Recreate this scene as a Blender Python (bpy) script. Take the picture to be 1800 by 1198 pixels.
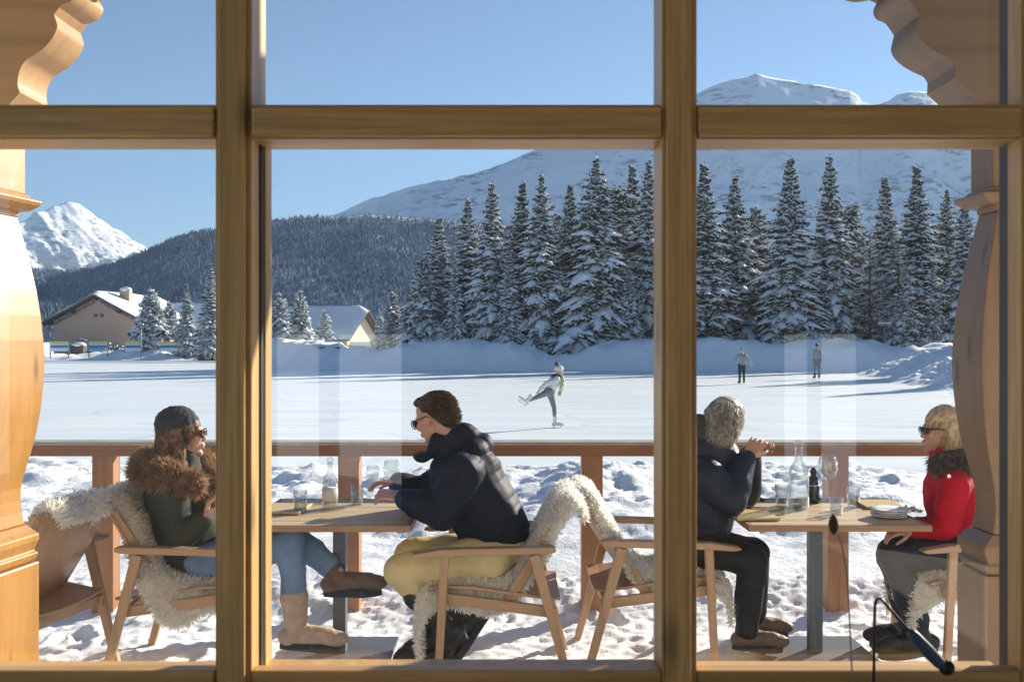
import bpy, bmesh, math, random
import numpy as np
from mathutils import Vector, Matrix, Quaternion, noise as mn

R = math.radians
for o in list(bpy.data.objects):
    bpy.data.objects.remove(o)
SC = bpy.context.scene
COL = SC.collection
random.seed(7)

# ------------------------------------------------------------------ camera
F, CX, CY, EYE = 1750.0, 900.0, 599.0, 1.6
cam_d = bpy.data.cameras.new('camera')
cam = bpy.data.objects.new('camera', cam_d)
COL.objects.link(cam)
cam.location = (0, 0, EYE)
cam.rotation_euler = (R(90), 0, 0)
cam_d.sensor_width = 36
cam_d.lens = 35
cam_d.clip_start = 0.05
cam_d.clip_end = 40000
cam_d.dof.use_dof = True
cam_d.dof.focus_distance = 7.0
cam_d.dof.aperture_fstop = 9.0
SC.camera = cam

# ------------------------------------------------------------------ sky, sun, exposure
SUN_EL, SUN_AZ = R(20.5), R(47)          # azimuth measured from +Y (straight ahead) towards +X
world = bpy.data.worlds.new('World')
SC.world = world
world.use_nodes = True
wn = world.node_tree
wn.nodes.clear()
sky = wn.nodes.new('ShaderNodeTexSky')
sky.sky_type = 'NISHITA'
sky.sun_disc = False
sky.sun_elevation = SUN_EL
sky.sun_rotation = SUN_AZ
sky.altitude = 1800
sky.air_density = 1.0
sky.dust_density = 0.15
sky.ozone_density = 3.0
bg = wn.nodes.new('ShaderNodeBackground')
bg.inputs[1].default_value = 0.053
wo = wn.nodes.new('ShaderNodeOutputWorld')
wn.links.new(sky.outputs[0], bg.inputs[0])
wn.links.new(bg.outputs[0], wo.inputs[0])

sun_d = bpy.data.lights.new('sun', 'SUN')
sun_d.energy = 5.0
sun_d.angle = R(0.5)
sun_d.color = (1.0, 0.915, 0.79)
sun = bpy.data.objects.new('sun', sun_d)
COL.objects.link(sun)
SDIR = Vector((math.sin(SUN_AZ)*math.cos(SUN_EL), math.cos(SUN_AZ)*math.cos(SUN_EL), math.sin(SUN_EL)))
sun.rotation_euler = SDIR.to_track_quat('Z', 'Y').to_euler()
sun.location = (30, 30, 20)

SC.view_settings.view_transform = 'Standard'
SC.view_settings.look = 'None'
SC.view_settings.gamma = 1
SC.view_settings.exposure = 1.40
try:
    SC.cycles.use_denoising = True
    SC.cycles.max_bounces = 8
    SC.cycles.transparent_max_bounces = 28
    SC.cycles.volume_bounces = 0
    SC.cycles.caustics_reflective = False
    SC.cycles.caustics_refractive = False
    SC.cycles.sample_clamp_indirect = 6
except Exception:
    pass

def P(px, py, Y):
    return Vector(((px-CX)/F*Y, Y, EYE-(py-CY)/F*Y))

# ------------------------------------------------------------------ scene-graph helpers
def tag(o, label=None, cat=None, group=None, kind=None):
    if label: o['label'] = label
    if cat: o['category'] = cat
    if group: o['group'] = group
    if kind: o['kind'] = kind
    return o

def thing(name, label, cat, loc=(0, 0, 0), rz=0.0, group=None):
    o = bpy.data.objects.new(name, None)
    COL.objects.link(o)
    o.location = loc
    o.rotation_euler = (0, 0, rz)
    o.empty_display_size = 0.2
    return tag(o, label, cat, group)

def link(name, me, mat, parent=None):
    o = bpy.data.objects.new(name, me)
    COL.objects.link(o)
    if mat is not None:
        me.materials.clear()
        me.materials.append(mat)
    if parent is not None:
        o.parent = parent
    return o

def copy_tree(o, parent=None):
    c = o.copy()
    COL.objects.link(c)
    if parent is not None:
        c.parent = parent
    for ch in [k for k in bpy.data.objects if k.parent == o]:
        copy_tree(ch, c)
    return c

# ------------------------------------------------------------------ mesh collector
class MB:
    def __init__(s):
        s.v = []; s.f = []
    def add(s, vs, fs):
        b = len(s.v)
        s.v.extend([tuple(x) for x in vs])
        s.f.extend([tuple(i+b for i in q) for q in fs])
        return s
    def box(s, x0, x1, y0, y1, z0, z1, M=None):
        vs = [Vector((x, y, z)) for x in (x0, x1) for y in (y0, y1) for z in (z0, z1)]
        if M is not None: vs = [M @ v for v in vs]
        return s.add(vs, [(0,1,3,2),(4,6,7,5),(0,4,5,1),(2,3,7,6),(0,2,6,4),(1,5,7,3)])
    def hexa(s, a, b):
        """a, b: two quads (4 points each, same winding) joined to a solid"""
        return s.add(list(a)+list(b), [(3,2,1,0),(4,5,6,7),(0,1,5,4),(1,2,6,5),(2,3,7,6),(3,0,4,7)])
    def bar(s, p0, p1, w, t, up=(0,0,1), w1=None, t1=None):
        """straight rectangular bar, w across, t along 'up'"""
        p0, p1, up = Vector(p0), Vector(p1), Vector(up)
        d = (p1-p0).normalized()
        sd = d.cross(up).normalized(); u = sd.cross(d).normalized()
        w1 = w if w1 is None else w1; t1 = t if t1 is None else t1
        q = lambda p, w, t: [p+sd*(-w/2)+u*(-t/2), p+sd*(w/2)+u*(-t/2), p+sd*(w/2)+u*(t/2), p+sd*(-w/2)+u*(t/2)]
        return s.hexa(q(p0, w, t), q(p1, w1, t1))
    def tube(s, pts, radii, n=8, cap=True):
        pts = [Vector(p) for p in pts]
        if not hasattr(radii, '__len__'): radii = [radii]*len(pts)
        b = []; fs = []
        prev = None
        for i, p in enumerate(pts):
            d = (pts[min(i+1, len(pts)-1)]-pts[max(i-1, 0)])
            d = d.normalized() if d.length > 1e-9 else Vector((0,0,1))
            if prev is None:
                a = Vector((0,0,1)) if abs(d.z) < .9 else Vector((1,0,0))
                x = d.cross(a).normalized()
            else:
                x = (prev - d*prev.dot(d)).normalized()
            prev = x
            y = d.cross(x)
            for k in range(n):
                a = 2*math.pi*k/n
                b.append(p + (x*math.cos(a)+y*math.sin(a))*radii[i])
        for i in range(len(pts)-1):
            for k in range(n):
                fs.append((i*n+k, i*n+(k+1)%n, (i+1)*n+(k+1)%n, (i+1)*n+k))
        if cap:
            fs.append(tuple(reversed(range(n))))
            fs.append(tuple(range((len(pts)-1)*n, len(pts)*n)))
        return s.add(b, fs)
    def cap(s, p0, p1, r0, r1=None, n=12, m=4):
        """rounded cone (closed)"""
        p0, p1 = Vector(p0), Vector(p1)
        r1 = r0 if r1 is None else r1
        d = p1-p0
        L = d.length
        d = d/L if L > 1e-6 else Vector((0,0,1))
        pts, rad = [], []
        for i in range(m+1):
            a = math.pi/2*(1-i/m)
            pts.append(p0-d*r0*math.sin(a)); rad.append(max(r0*math.cos(a), 1e-4))
        for i in range(m+1):
            a = math.pi/2*i/m
            pts.append(p1+d*r1*math.sin(a)); rad.append(max(r1*math.cos(a), 1e-4))
        return s.tube(pts, rad, n)
    def ell(s, c, r, rot=None, n=16, m=10):
        c = Vector(c); vs = []; fs = []
        Mr = rot if rot is not None else Matrix.Identity(3)
        vs.append(c+Mr @ Vector((0,0,-r[2])))
        for i in range(1, m):
            a = -math.pi/2+math.pi*i/m
            for k in range(n):
                t = 2*math.pi*k/n
                vs.append(c+Mr @ Vector((r[0]*math.cos(a)*math.cos(t), r[1]*math.cos(a)*math.sin(t), r[2]*math.sin(a))))
        vs.append(c+Mr @ Vector((0,0,r[2])))
        for k in range(n):
            fs.append((0, 1+(k+1)%n, 1+k))
        for i in range(m-2):
            for k in range(n):
                a = 1+i*n
                fs.append((a+k, a+(k+1)%n, a+n+(k+1)%n, a+n+k))
        a = 1+(m-2)*n
        for k in range(n):
            fs.append((a+k, a+(k+1)%n, len(vs)-1))
        return s.add(vs, fs)
    def lathe(s, prof, c=(0,0,0), n=24):
        """prof: (radius, z) from bottom to top, closed at both ends"""
        c = Vector(c); vs = []; fs = []
        for r, z in prof:
            for k in range(n):
                t = 2*math.pi*k/n
                vs.append(c+Vector((r*math.cos(t), r*math.sin(t), z)))
        m = len(prof)
        for i in range(m-1):
            for k in range(n):
                fs.append((i*n+k, i*n+(k+1)%n, (i+1)*n+(k+1)%n, (i+1)*n+k))
        fs.append(tuple(reversed(range(n))))
        fs.append(tuple(range((m-1)*n, m*n)))
        return s.add(vs, fs)
    def prism(s, poly, d, org=(0,0,0), ax=(1,0,0), ay=(0,0,1), n=(0,1,0)):
        """poly in (ax, ay) plane pushed along n by d"""
        org, ax, ay, nn = Vector(org), Vector(ax), Vector(ay), Vector(n)
        m = len(poly)
        vs = [org+ax*x+ay*y for x, y in poly]+[org+ax*x+ay*y+nn*d for x, y in poly]
        fs = [tuple(range(m)), tuple(reversed(range(m, 2*m)))]
        for i in range(m):
            j = (i+1) % m
            fs.append((i, i+m, j+m, j))
        return s.add(vs, fs)
    def mesh(s, name='m', smooth=False):
        me = bpy.data.meshes.new(name)
        me.from_pydata(s.v, [], s.f)
        me.validate(); me.update()
        bm = bmesh.new(); bm.from_mesh(me)
        bmesh.ops.recalc_face_normals(bm, faces=bm.faces)
        bm.to_mesh(me); bm.free()
        if smooth:
            me.polygons.foreach_set('use_smooth', [True]*len(me.polygons))
        return me
    def raw(s, name='m', smooth=False):
        me = bpy.data.meshes.new(name)
        me.from_pydata(s.v, [], s.f); me.update()
        if smooth:
            me.polygons.foreach_set('use_smooth', [True]*len(me.polygons))
        return me
    def build(s, name, mat, parent=None, smooth=False, bevel=0.0, seg=2):
        me = s.mesh(name, smooth)
        o = link(name, me, mat, parent)
        if bevel > 0:
            md = o.modifiers.new('bevel', 'BEVEL')
            md.width = bevel; md.segments = seg; md.limit_method = 'ANGLE'; md.angle_limit = R(35)
            md.harden_normals = False
        return o

def from_np(name, V, Fc, smooth=True):
    me = bpy.data.meshes.new(name)
    V = np.asarray(V, dtype=np.float32); Fc = np.asarray(Fc, dtype=np.int32)
    k = Fc.shape[1]
    me.vertices.add(len(V)); me.vertices.foreach_set('co', V.ravel())
    me.loops.add(Fc.size); me.loops.foreach_set('vertex_index', Fc.ravel())
    me.polygons.add(len(Fc)); me.polygons.foreach_set('loop_start', np.arange(0, Fc.size, k, dtype=np.int32))
    me.polygons.foreach_set('use_smooth', np.full(len(Fc), smooth))
    me.update(calc_edges=True)
    return me

def grid_faces(nu, nv):
    i = np.arange(nu-1)[:, None]; j = np.arange(nv-1)[None, :]
    a = (i*nv+j).ravel()
    return np.stack([a, a+nv, a+nv+1, a+1], 1)

def voxel_mesh(mb, vox=0.006, smooth=3, fac=0.5, disp=None):
    """one continuous skin round a set of overlapping closed solids"""
    me = mb.mesh('tmp')
    o = bpy.data.objects.new('tmp', me); COL.objects.link(o)
    md = o.modifiers.new('r', 'REMESH'); md.mode = 'VOXEL'; md.voxel_size = vox; md.use_smooth_shade = True
    if smooth:
        ms = o.modifiers.new('s', 'SMOOTH'); ms.factor = fac; ms.iterations = smooth
    dg = bpy.context.evaluated_depsgraph_get()
    out = bpy.data.meshes.new_from_object(o.evaluated_get(dg))
    bpy.data.objects.remove(o); bpy.data.meshes.remove(me)
    if disp is not None:
        n = len(out.vertices)
        co = np.empty(n*3, np.float32); out.vertices.foreach_get('co', co)
        nr = np.empty(n*3, np.float32); out.vertices.foreach_get('normal', nr)
        co = co.reshape(-1, 3); nr = nr.reshape(-1, 3)
        d = np.array([disp(Vector(c), Vector(m)) for c, m in zip(co.tolist(), nr.tolist())], np.float32)
        co += nr*d[:, None]
        out.vertices.foreach_set('co', co.ravel())
    out.polygons.foreach_set('use_smooth', [True]*len(out.polygons))
    out.update()
    return out

def n3(p, s, seed=0.0):
    return mn.noise(Vector((p[0]*s+seed, p[1]*s-seed*.7, p[2]*s+seed*.3)))

def fbm(x, y, z=0.0, o=4, s=1.0):
    v = 0; a = 1.0
    for i in range(o):
        v += a*mn.noise(Vector((x*s, y*s, z*s+i*7.3))); a *= .5; s *= 2.03
    return v

def ridged(x, y, o=5, s=1.0, z=0.0):
    v = 0; a = .5; w = 1.0
    for i in range(o):
        n = 1-abs(mn.noise(Vector((x*s, y*s, z+i*3.1)))*1.6)
        n = max(n, 0)**2*w
        w = min(1, n*1.6)
        v += n*a; a *= .5; s *= 2.05
    return v

# ------------------------------------------------------------------ materials
class NT:
    """small node-tree writer"""
    def __init__(s, name):
        s.m = bpy.data.materials.new(name); s.m.use_nodes = True
        s.t = s.m.node_tree; s.t.nodes.clear()
        s.out = s.t.nodes.new('ShaderNodeOutputMaterial')
        s.b = s.t.nodes.new('ShaderNodeBsdfPrincipled')
        s.t.links.new(s.b.outputs[0], s.out.inputs[0])
        s._tc = None
    def node(s, typ, **kw):
        n = s.t.nodes.new(typ)
        for k, v in kw.items():
            if k.startswith('i_'):
                n.inputs[k[2:].replace('_', ' ')].default_value = v
            else:
                setattr(n, k, v)
        return n
    def ln(s, a, b): s.t.links.new(a, b)
    def coord(s, scale=(1,1,1), rot=(0,0,0), gen=False):
        if s._tc is None: s._tc = s.t.nodes.new('ShaderNodeTexCoord')
        mp = s.t.nodes.new('ShaderNodeMapping')
        mp.inputs['Scale'].default_value = scale; mp.inputs['Rotation'].default_value = rot
        s.ln(s._tc.outputs['Object'], mp.inputs[0])
        return mp.outputs[0]
    def noise(s, scale, detail=4, rough=.55, vec=None, dist=0.0):
        n = s.t.nodes.new('ShaderNodeTexNoise')
        n.inputs['Scale'].default_value = scale; n.inputs['Detail'].default_value = detail
        n.inputs['Roughness'].default_value = rough; n.inputs['Distortion'].default_value = dist
        s.ln(vec if vec is not None else s.coord(), n.inputs['Vector'])
        return n.outputs[0]
    def ramp(s, fac, stops):
        r = s.t.nodes.new('ShaderNodeValToRGB')
        e = r.color_ramp.elements
        while len(e) < len(stops): e.new(0.5)
        for q, (p, c) in zip(e, stops):
            q.position = p
            q.color = (c[0], c[1], c[2], 1) if hasattr(c, '__len__') else (c, c, c, 1)
        s.ln(fac, r.inputs[0])
        return r.outputs[0]
    def mix(s, fac, a, b, mode='MIX'):
        m = s.t.nodes.new('ShaderNodeMix'); m.data_type = 'RGBA'; m.blend_type = mode
        for x, k in ((fac, 0), (a, 6), (b, 7)):
            if hasattr(x, 'links') or isinstance(x, bpy.types.NodeSocket): s.ln(x, m.inputs[k])
            elif hasattr(x, '__len__'): m.inputs[k].default_value = (x[0], x[1], x[2], 1)
            else: m.inputs[k].default_value = x
        return m.outputs[2]
    def math(s, op, a, b=0.0, clamp=False):
        m = s.t.nodes.new('ShaderNodeMath'); m.operation = op; m.use_clamp = clamp
        for x, k in ((a, 0), (b, 1)):
            if isinstance(x, bpy.types.NodeSocket): s.ln(x, m.inputs[k])
            else: m.inputs[k].default_value = x
        return m.outputs[0]
    def bump(s, h, strength=.3, dist=.01):
        b = s.t.nodes.new('ShaderNodeBump')
        b.inputs['Strength'].default_value = strength; b.inputs['Distance'].default_value = dist
        s.ln(h, b.inputs['Height'])
        s.ln(b.outputs[0], s.b.inputs['Normal'])
    def base(s, c):
        if isinstance(c, bpy.types.NodeSocket): s.ln(c, s.b.inputs['Base Color'])
        else: s.b.inputs['Base Color'].default_value = (c[0], c[1], c[2], 1)
    def set(s, **kw):
        names = dict(rough='Roughness', metal='Metallic', spec='Specular IOR Level', sheen='Sheen Weight',
                     coat='Coat Weight', coatr='Coat Roughness', sss='Subsurface Weight', trans='Transmission Weight', ior='IOR')
        for k, v in kw.items():
            if isinstance(v, bpy.types.NodeSocket): s.ln(v, s.b.inputs[names[k]])
            else: s.b.inputs[names[k]].default_value = v
        return s

def plain(name, c, rough=.6, var=.15, scale=8, metal=0, spec=.4, bump=0, sheen=0, sss=0):
    t = NT(name)
    n = t.noise(scale, 4)
    lo = tuple(x*(1-var) for x in c); hi = tuple(min(1, x*(1+var)) for x in c)
    t.base(t.ramp(n, [(.3, lo), (.7, hi)]))
    t.set(rough=rough, metal=metal, spec=spec, sheen=sheen, sss=sss)
    if bump: t.bump(t.noise(scale*5, 3), bump, .01)
    return t.m

def wood(name, c, axis='x', grain=14, var=.3, rough=.45, spec=.4, scale=1.0, knots=False, coat=0.0, bump=.15, streak=.6):
    """grain runs along the given axis"""
    t = NT(name)
    sc = [grain*scale]*3
    i = 'xyz'.index(axis)
    sc[i] = grain*.05*scale
    v = t.coord(tuple(sc))
    n1 = t.noise(1.0, 5, .6, v, .6)
    sc2 = [grain*6*scale]*3; sc2[i] = grain*.22*scale
    n2 = t.noise(1.0, 3, .6, t.coord(tuple(sc2)))
    n0 = t.noise(1.7*scale, 3, .5)
    dk = tuple(x*(1-var) for x in c); lt = tuple(min(1, x*(1+var*.5)) for x in c)
    a = t.ramp(n1, [(.32, dk), (.5, c), (.72, lt)])
    b = t.mix(t.ramp(n2, [(.35, 0.0), (.65, streak)]), a, tuple(x*(1-var*.9) for x in c))
    b = t.mix(t.ramp(n0, [(.35, 0.0), (.75, .35)]), b, tuple(x*(1-var*.6)*y for x, y in zip(c, (1, .9, .8))))
    if knots:
        vo = t.node('ShaderNodeTexVoronoi', feature='F1', i_Scale=1.0)
        kk = [9.0*scale]*3; kk[i] = 2.6*scale
        t.ln(t.coord(tuple(kk)), vo.inputs['Vector'])
        k = t.ramp(vo.outputs['Distance'], [(.07, .9), (.13, .35), (.20, 0.0)])
        b = t.mix(k, b, tuple(x*.3 for x in c))
    t.base(b)
    t.set(rough=rough, spec=spec, coat=coat, coatr=.25)
    t.bump(n2, bump, .002)
    return t.m

def snow_mat(name, c=(.90, .91, .92), scale=6, bump=.4, dist=.02, rough=.75, tint=(.84, .86, .88)):
    t = NT(name)
    n = t.noise(scale, 6, .6)
    t.base(t.ramp(n, [(.3, tint), (.6, c)]))
    t.set(rough=rough, spec=.25)
    t.bump(t.noise(scale*2.2, 8, .65), bump, dist)
    return t.m

M = {}
M['frame_v'] = wood('window_wood_upright', (.68, .415, .155), 'z', 16, .42, .42, coat=.12, knots=True, bump=.2, streak=.8)
M['frame_h'] = wood('window_wood_crossways', (.64, .385, .145), 'x', 16, .42, .42, coat=.12, bump=.2, streak=.8)
M['gasket'] = plain('black_rubber_seal', (.03, .035, .04), .5)
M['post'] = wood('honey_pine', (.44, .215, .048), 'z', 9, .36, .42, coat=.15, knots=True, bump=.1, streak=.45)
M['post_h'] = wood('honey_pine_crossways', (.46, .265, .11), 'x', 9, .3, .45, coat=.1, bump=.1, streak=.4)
M['post_r'] = wood('shade_toned_pine_post', (.185, .105, .055), 'z', 9, .3, .45, coat=.1, knots=True, bump=.1, streak=.4)  # darker copy of the post wood, its shade put into the colour
M['bracket_r'] = wood('shade_toned_pine_crossways', (.17, .105, .065), 'x', 9, .3, .5, coat=.1, bump=.1, streak=.4)  # bracket wood darkened the same way, shade in the colour
M['beam'] = wood('dark_beam_wood', (.20, .12, .06), 'x', 9, .3, .6)
M['rail'] = wood('red_brown_larch', (.33, .145, .065), 'x', 10, .35, .5, coat=.1)
M['rail_v'] = wood('red_brown_larch_upright', (.40, .19, .08), 'z', 10, .35, .5, coat=.1)
M['railtop'] = plain('grey_rail_cap', (.40, .34, .30), .5, .2)  # paler and greyer than the handrail below it
M['snow'] = snow_mat('snow')
M['snow_far'] = snow_mat('far_snow', scale=.4, bump=.5, dist=.4)
M['snow_rough'] = snow_mat('broken_snow', (.90, .91, .92), scale=9, bump=.6, dist=.03)
# ================================================================== THE SETTING
# ---- one big snow ground reaching the horizon, the ice a few millimetres above it
ICE = -0.5
def ice_mat():
    t = NT('rink_ice')
    v = t.coord((.09, .8, 1.0))
    n = t.noise(1.0, 6, .62, v, 1.2)
    v2 = t.coord((.5, 2.6, 1.0))
    n2 = t.noise(1.0, 6, .7, v2, .8)
    n3_ = t.noise(.08, 3, .5)
    a = t.ramp(n, [(.32, (.66, .73, .76)), (.5, (.80, .84, .85)), (.66, (.89, .91, .90))])
    b = t.mix(t.ramp(n2, [(.45, 0.0), (.8, .5)]), a, (.88, .90, .89))
    b = t.mix(t.ramp(n3_, [(.35, 0.0), (.7, .25)]), b, (.70, .76, .80))
    vo = t.node('ShaderNodeTexVoronoi', feature='DISTANCE_TO_EDGE', i_Scale=1.0)
    wv = t.coord((.16, .42, 1.0)); nd = t.node('ShaderNodeTexNoise'); nd.inputs['Scale'].default_value = .5; t.ln(wv, nd.inputs['Vector'])
    va = t.node('ShaderNodeVectorMath', operation='MULTIPLY_ADD'); t.ln(nd.outputs['Color'], va.inputs[0]); va.inputs[1].default_value = (2.2, 2.2, 0); t.ln(wv, va.inputs[2])
    t.ln(va.outputs[0], vo.inputs['Vector'])
    b = t.mix(t.ramp(vo.outputs['Distance'], [(.0, .55), (.012, .3), (.022, 0.0)]), b, (.50, .58, .62))
    t.base(b)
    t.set(rough=.42, spec=.35)
    t.bump(n2, .15, .01)
    return t.m
M['ice'] = ice_mat()
g = MB(); g.add([(-6900, -290, ICE-.02), (6900, -290, ICE-.02), (6900, 11400, ICE-.02), (-6900, 11400, ICE-.02)], [(0,1,2,3)])
tag(g.build('ground', M['snow_far']), kind='structure')
g = MB(); g.add([(-95, 8, ICE), (60, 8, ICE), (60, 112, ICE), (-95, 112, ICE)], [(0,1,2,3)])
tag(g.build('ice_rink', M['ice']), kind='structure')

def height_sheet(name, xs, ys, fn, mat, smooth=True):
    X, Y = np.meshgrid(xs, ys, indexing='ij')
    V = np.zeros((X.size, 3), np.float32)
    V[:, 0] = X.ravel(); V[:, 1] = Y.ravel()
    V[:, 2] = [fn(a, b) for a, b in zip(X.ravel().tolist(), Y.ravel().tolist())]
    me = from_np(name, V, grid_faces(len(xs), len(ys)), smooth)
    return tag(link(name, me, mat), kind='structure')

def sm(a, b, x):
    t = min(1, max(0, (x-a)/(b-a))); return t*t*(3-2*t)

def lump(x, y, s, seed=0):
    d = mn.voronoi(Vector((x*s+seed, y*s, seed*.37)))[0]
    return (d[1]-d[0])

# ---- terrace of trodden snow
_r = random.Random(5)
PRINTS = []
for _i in range(13):
    _x, _y, _a = _r.uniform(-3, 3), _r.uniform(3.4, 5.9), _r.uniform(-.5, .5)+(0 if _r.random() < .6 else 1.4)
    for _k in range(5):
        _s = 1 if _k % 2 else -1
        PRINTS.append((_x+math.cos(_a)*_k*.52-math.sin(_a)*.10*_s, _y+math.sin(_a)*_k*.52+math.cos(_a)*.10*_s, _a+.15*_s))
def terr(x, y):
    z = .028*fbm(x, y, 1.3, 5, 1.6) + .022*abs(fbm(x, y, 4.0, 3, 6.5)) + .012*fbm(x, y, 9, 2, 22)
    z += .12*sm(5.6, 6.4, y)
    for (fx, fy, fa) in PRINTS:
        dx, dy = x-fx, y-fy
        if abs(dx) < .25 and abs(dy) < .25:
            u = dx*math.cos(fa)+dy*math.sin(fa); v = -dx*math.sin(fa)+dy*math.cos(fa)
            q = (u/.15)**2+(v/.062)**2
            z += -.030*max(0, 1-q**2) + .012*math.exp(-((q-1.5)*1.6)**2)
    return z-.015
height_sheet('terrace_snow', np.linspace(-4.2, 4.2, 400), np.linspace(1.9, 6.35, 220), terr, M['snow'])

# ---- heaped snow between the terrace rail and the rink
def heap(x, y):
    up = sm(6.0, 9.4, y)
    dn = sm(10.2, 13.0, y)
    z = .04 + .27*up + (.05*math.sin(x*.9+.4)+.03*math.sin(x*2.3))*up
    rough = .25+.75*sm(6.9, 8.6, y+.7*fbm(x, 0, 3, 2, .5))
    z += .78*rough*(.10*fbm(x, y, 2, 4, .8)+.13*(lump(x+.3*fbm(x,y,1,2,2), y, 1.6)-.25)+.11*(lump(x+.15*fbm(x,y,5,2,4), y, 4.3, 5)-.25)*(.4+.9*abs(fbm(x,y,8,2,.8)))+.06*(lump(x, y, 9.5, 2)-.25)*(.5+fbm(x,y,3,2,1.1))+.03*fbm(x,y,7,4,7))
    z = z*(1-dn)+(ICE-.06)*dn
    return z
height_sheet('snow_heap', np.linspace(-9, 9.5, 420), np.linspace(6.2, 13.2, 170), heap, M['snow_rough'])

# ---- ploughed bank along the far side of the rink
bank_line = [(-90, 116), (-60, 110), (-31, 106), (-22, 92), (-18, 74), (-8, 71), (6, 70), (20, 71), (30, 66), (38, 60), (60, 56)]
def polyline_pts(pl, step):
    out = []
    for (a, b) in zip(pl[:-1], pl[1:]):
        a, b = Vector(a), Vector(b); n = max(1, int((b-a).length/step))
        for i in range(n): out.append(a.lerp(b, i/n))
    out.append(Vector(pl[-1])); return out
bp = polyline_pts(bank_line, .42)
for _ in range(14):
    bp = [bp[0]]+[(bp[i-1]+bp[i]+bp[i+1])/3 for i in range(1, len(bp)-1)]+[bp[-1]]
nv = 22
V = []
for i, p in enumerate(bp):
    d = (bp[min(i+1, len(bp)-1)]-bp[max(i-1, 0)]).normalized(); nn = Vector((-d.y, d.x))
    H = 1.65+.75*fbm(p.x*.13, p.y*.13, 3, 3)+(.35 if -26 < p.x < 60 else -.75)
    H += .35*max(0, fbm(p.x*.6, 9, 1, 2))
    if 1.2 < p.x < 6.5: H -= .8*math.sin((p.x-1.2)/5.3*math.pi)
    for j in range(nv):
        t = j/(nv-1)
        w = -.8+t*9.5
        pr = sm(0, .42, t)*(1-.8*sm(.62, 1, t))
        x, y = p.x+nn.x*w, p.y+nn.y*w
        z = ICE-.05+H*pr+pr*(.34*fbm(x, y, 5, 4, .5)+.42*(lump(x, y, .55)-.3)+.26*(lump(x, y, 1.6, 3)-.3))
        V.append((x, y, z))
M['bank'] = snow_mat('bank_snow', (.90, .92, .94), scale=1.2, bump=.6, dist=.12)
tag(link('snow_bank', from_np('snow_bank', V, grid_faces(len(bp), nv)), M['bank']), kind='structure')

# ---- sunlit mound of broken snow at the right end of the rink
def mound(x, y):
    e = x-(15.2+(y-34)*.20)+1.6*fbm(x, y, 2, 3, .12)
    pr = sm(-.2, 6.5, e)*sm(29, 38, y)*(1-sm(60, 68, y))
    z = ICE-.1+pr*(1.75+.3*fbm(x, y, 6, 3, .15)) + min(1, pr*3)*(.32*(lump(x, y, .9)-.3)+.22*(lump(x, y, 2.1, 2)-.3)+.12*fbm(x, y, 5, 4, 1.5))
    return z
height_sheet('snow_mound', np.linspace(12, 46, 230), np.linspace(29, 68, 240), mound, M['bank'])

# ---- mountains
def rock_snow(name, rock=.5, scale=.004, snowc=(.84, .87, .9), lo=.55, hi=.75):
    t = NT(name)
    geo = t.node('ShaderNodeNewGeometry')
    sep = t.node('ShaderNodeSeparateXYZ'); t.ln(geo.outputs['True Normal'], sep.inputs[0])
    n = t.noise(scale, 8, .7)
    n2 = t.noise(scale*6, 6, .7)
    st = t.math('SUBTRACT', 1.0, sep.outputs[2])
    a = t.math('ADD', st, t.math('MULTIPLY', n, .5))
    a = t.math('ADD', a, t.math('MULTIPLY', n2, .35))
    k0 = t.ramp(a, [(lo, 0.0), (hi, rock)])
    sp = t.noise(.011, 8, .75, t.coord((1, 1, 2.6)))
    big = t.noise(.0011, 4, .6)
    k = t.math('MAXIMUM', k0, t.math('MULTIPLY', t.ramp(sp, [(.53, 0.0), (.57, 1.0)]), t.ramp(big, [(.42, 0.0), (.52, .95)])))
    t.base(t.mix(k, snowc, (.16, .17, .19)))
    t.set(rough=.85, spec=.1)
    t.bump(n2, .7, 1/scale*.02)
    return t.m

def range_mesh(name, sil, dr, df, zf, nu, nv, amp, s, mat, slope_dir=0.0, back=.25, power=1.0, rid=True, skyamp=.0, bend=0.0):
    """sil: photo silhouette (px, py) of the ridge, standing at distance dr; foot at distance df, height zf"""
    pxs = np.linspace(sil[0][0], sil[-1][0], nu)
    pys = np.interp(pxs, [a for a, b in sil], [b for a, b in sil])
    V = []
    ts = np.linspace(0, 1+back, nv)
    for px, py in zip(pxs, pys):
        H = EYE-(py-CY)/F*dr
        for t in ts:
            D = df+(dr-df)*t
            tx = (px-CX)/F
            X = tx*D + slope_dir*(1-min(t, 1))*(dr-df)
            if t <= 1: z = zf+(H-zf)*(t**power)
            else: z = H-(H-zf)*.8*((t-1)/back)
            k = math.sin(math.pi*min(t, 1)*.93+.12) if t < 1 else .3
            q = (ridged(X, D, 5, s) - .45) if rid else fbm(X, D, 0, 5, s)
            if not rid and dr > 4000: q += .55*(ridged(X, D, 5, .0035, 4)-.45)
            z += amp*q*max(k, skyamp)
            V.append((X, D, z))
    me = from_np(name, V, grid_faces(nu, nv))
    return me, pxs

M['peak'] = rock_snow('alpine_rock_and_snow', .55, .004, lo=.62, hi=.95)
M['range'] = rock_snow('smooth_mountain_snow', .4, .0022, (.80, .84, .90), lo=.72, hi=1.0)

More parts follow.
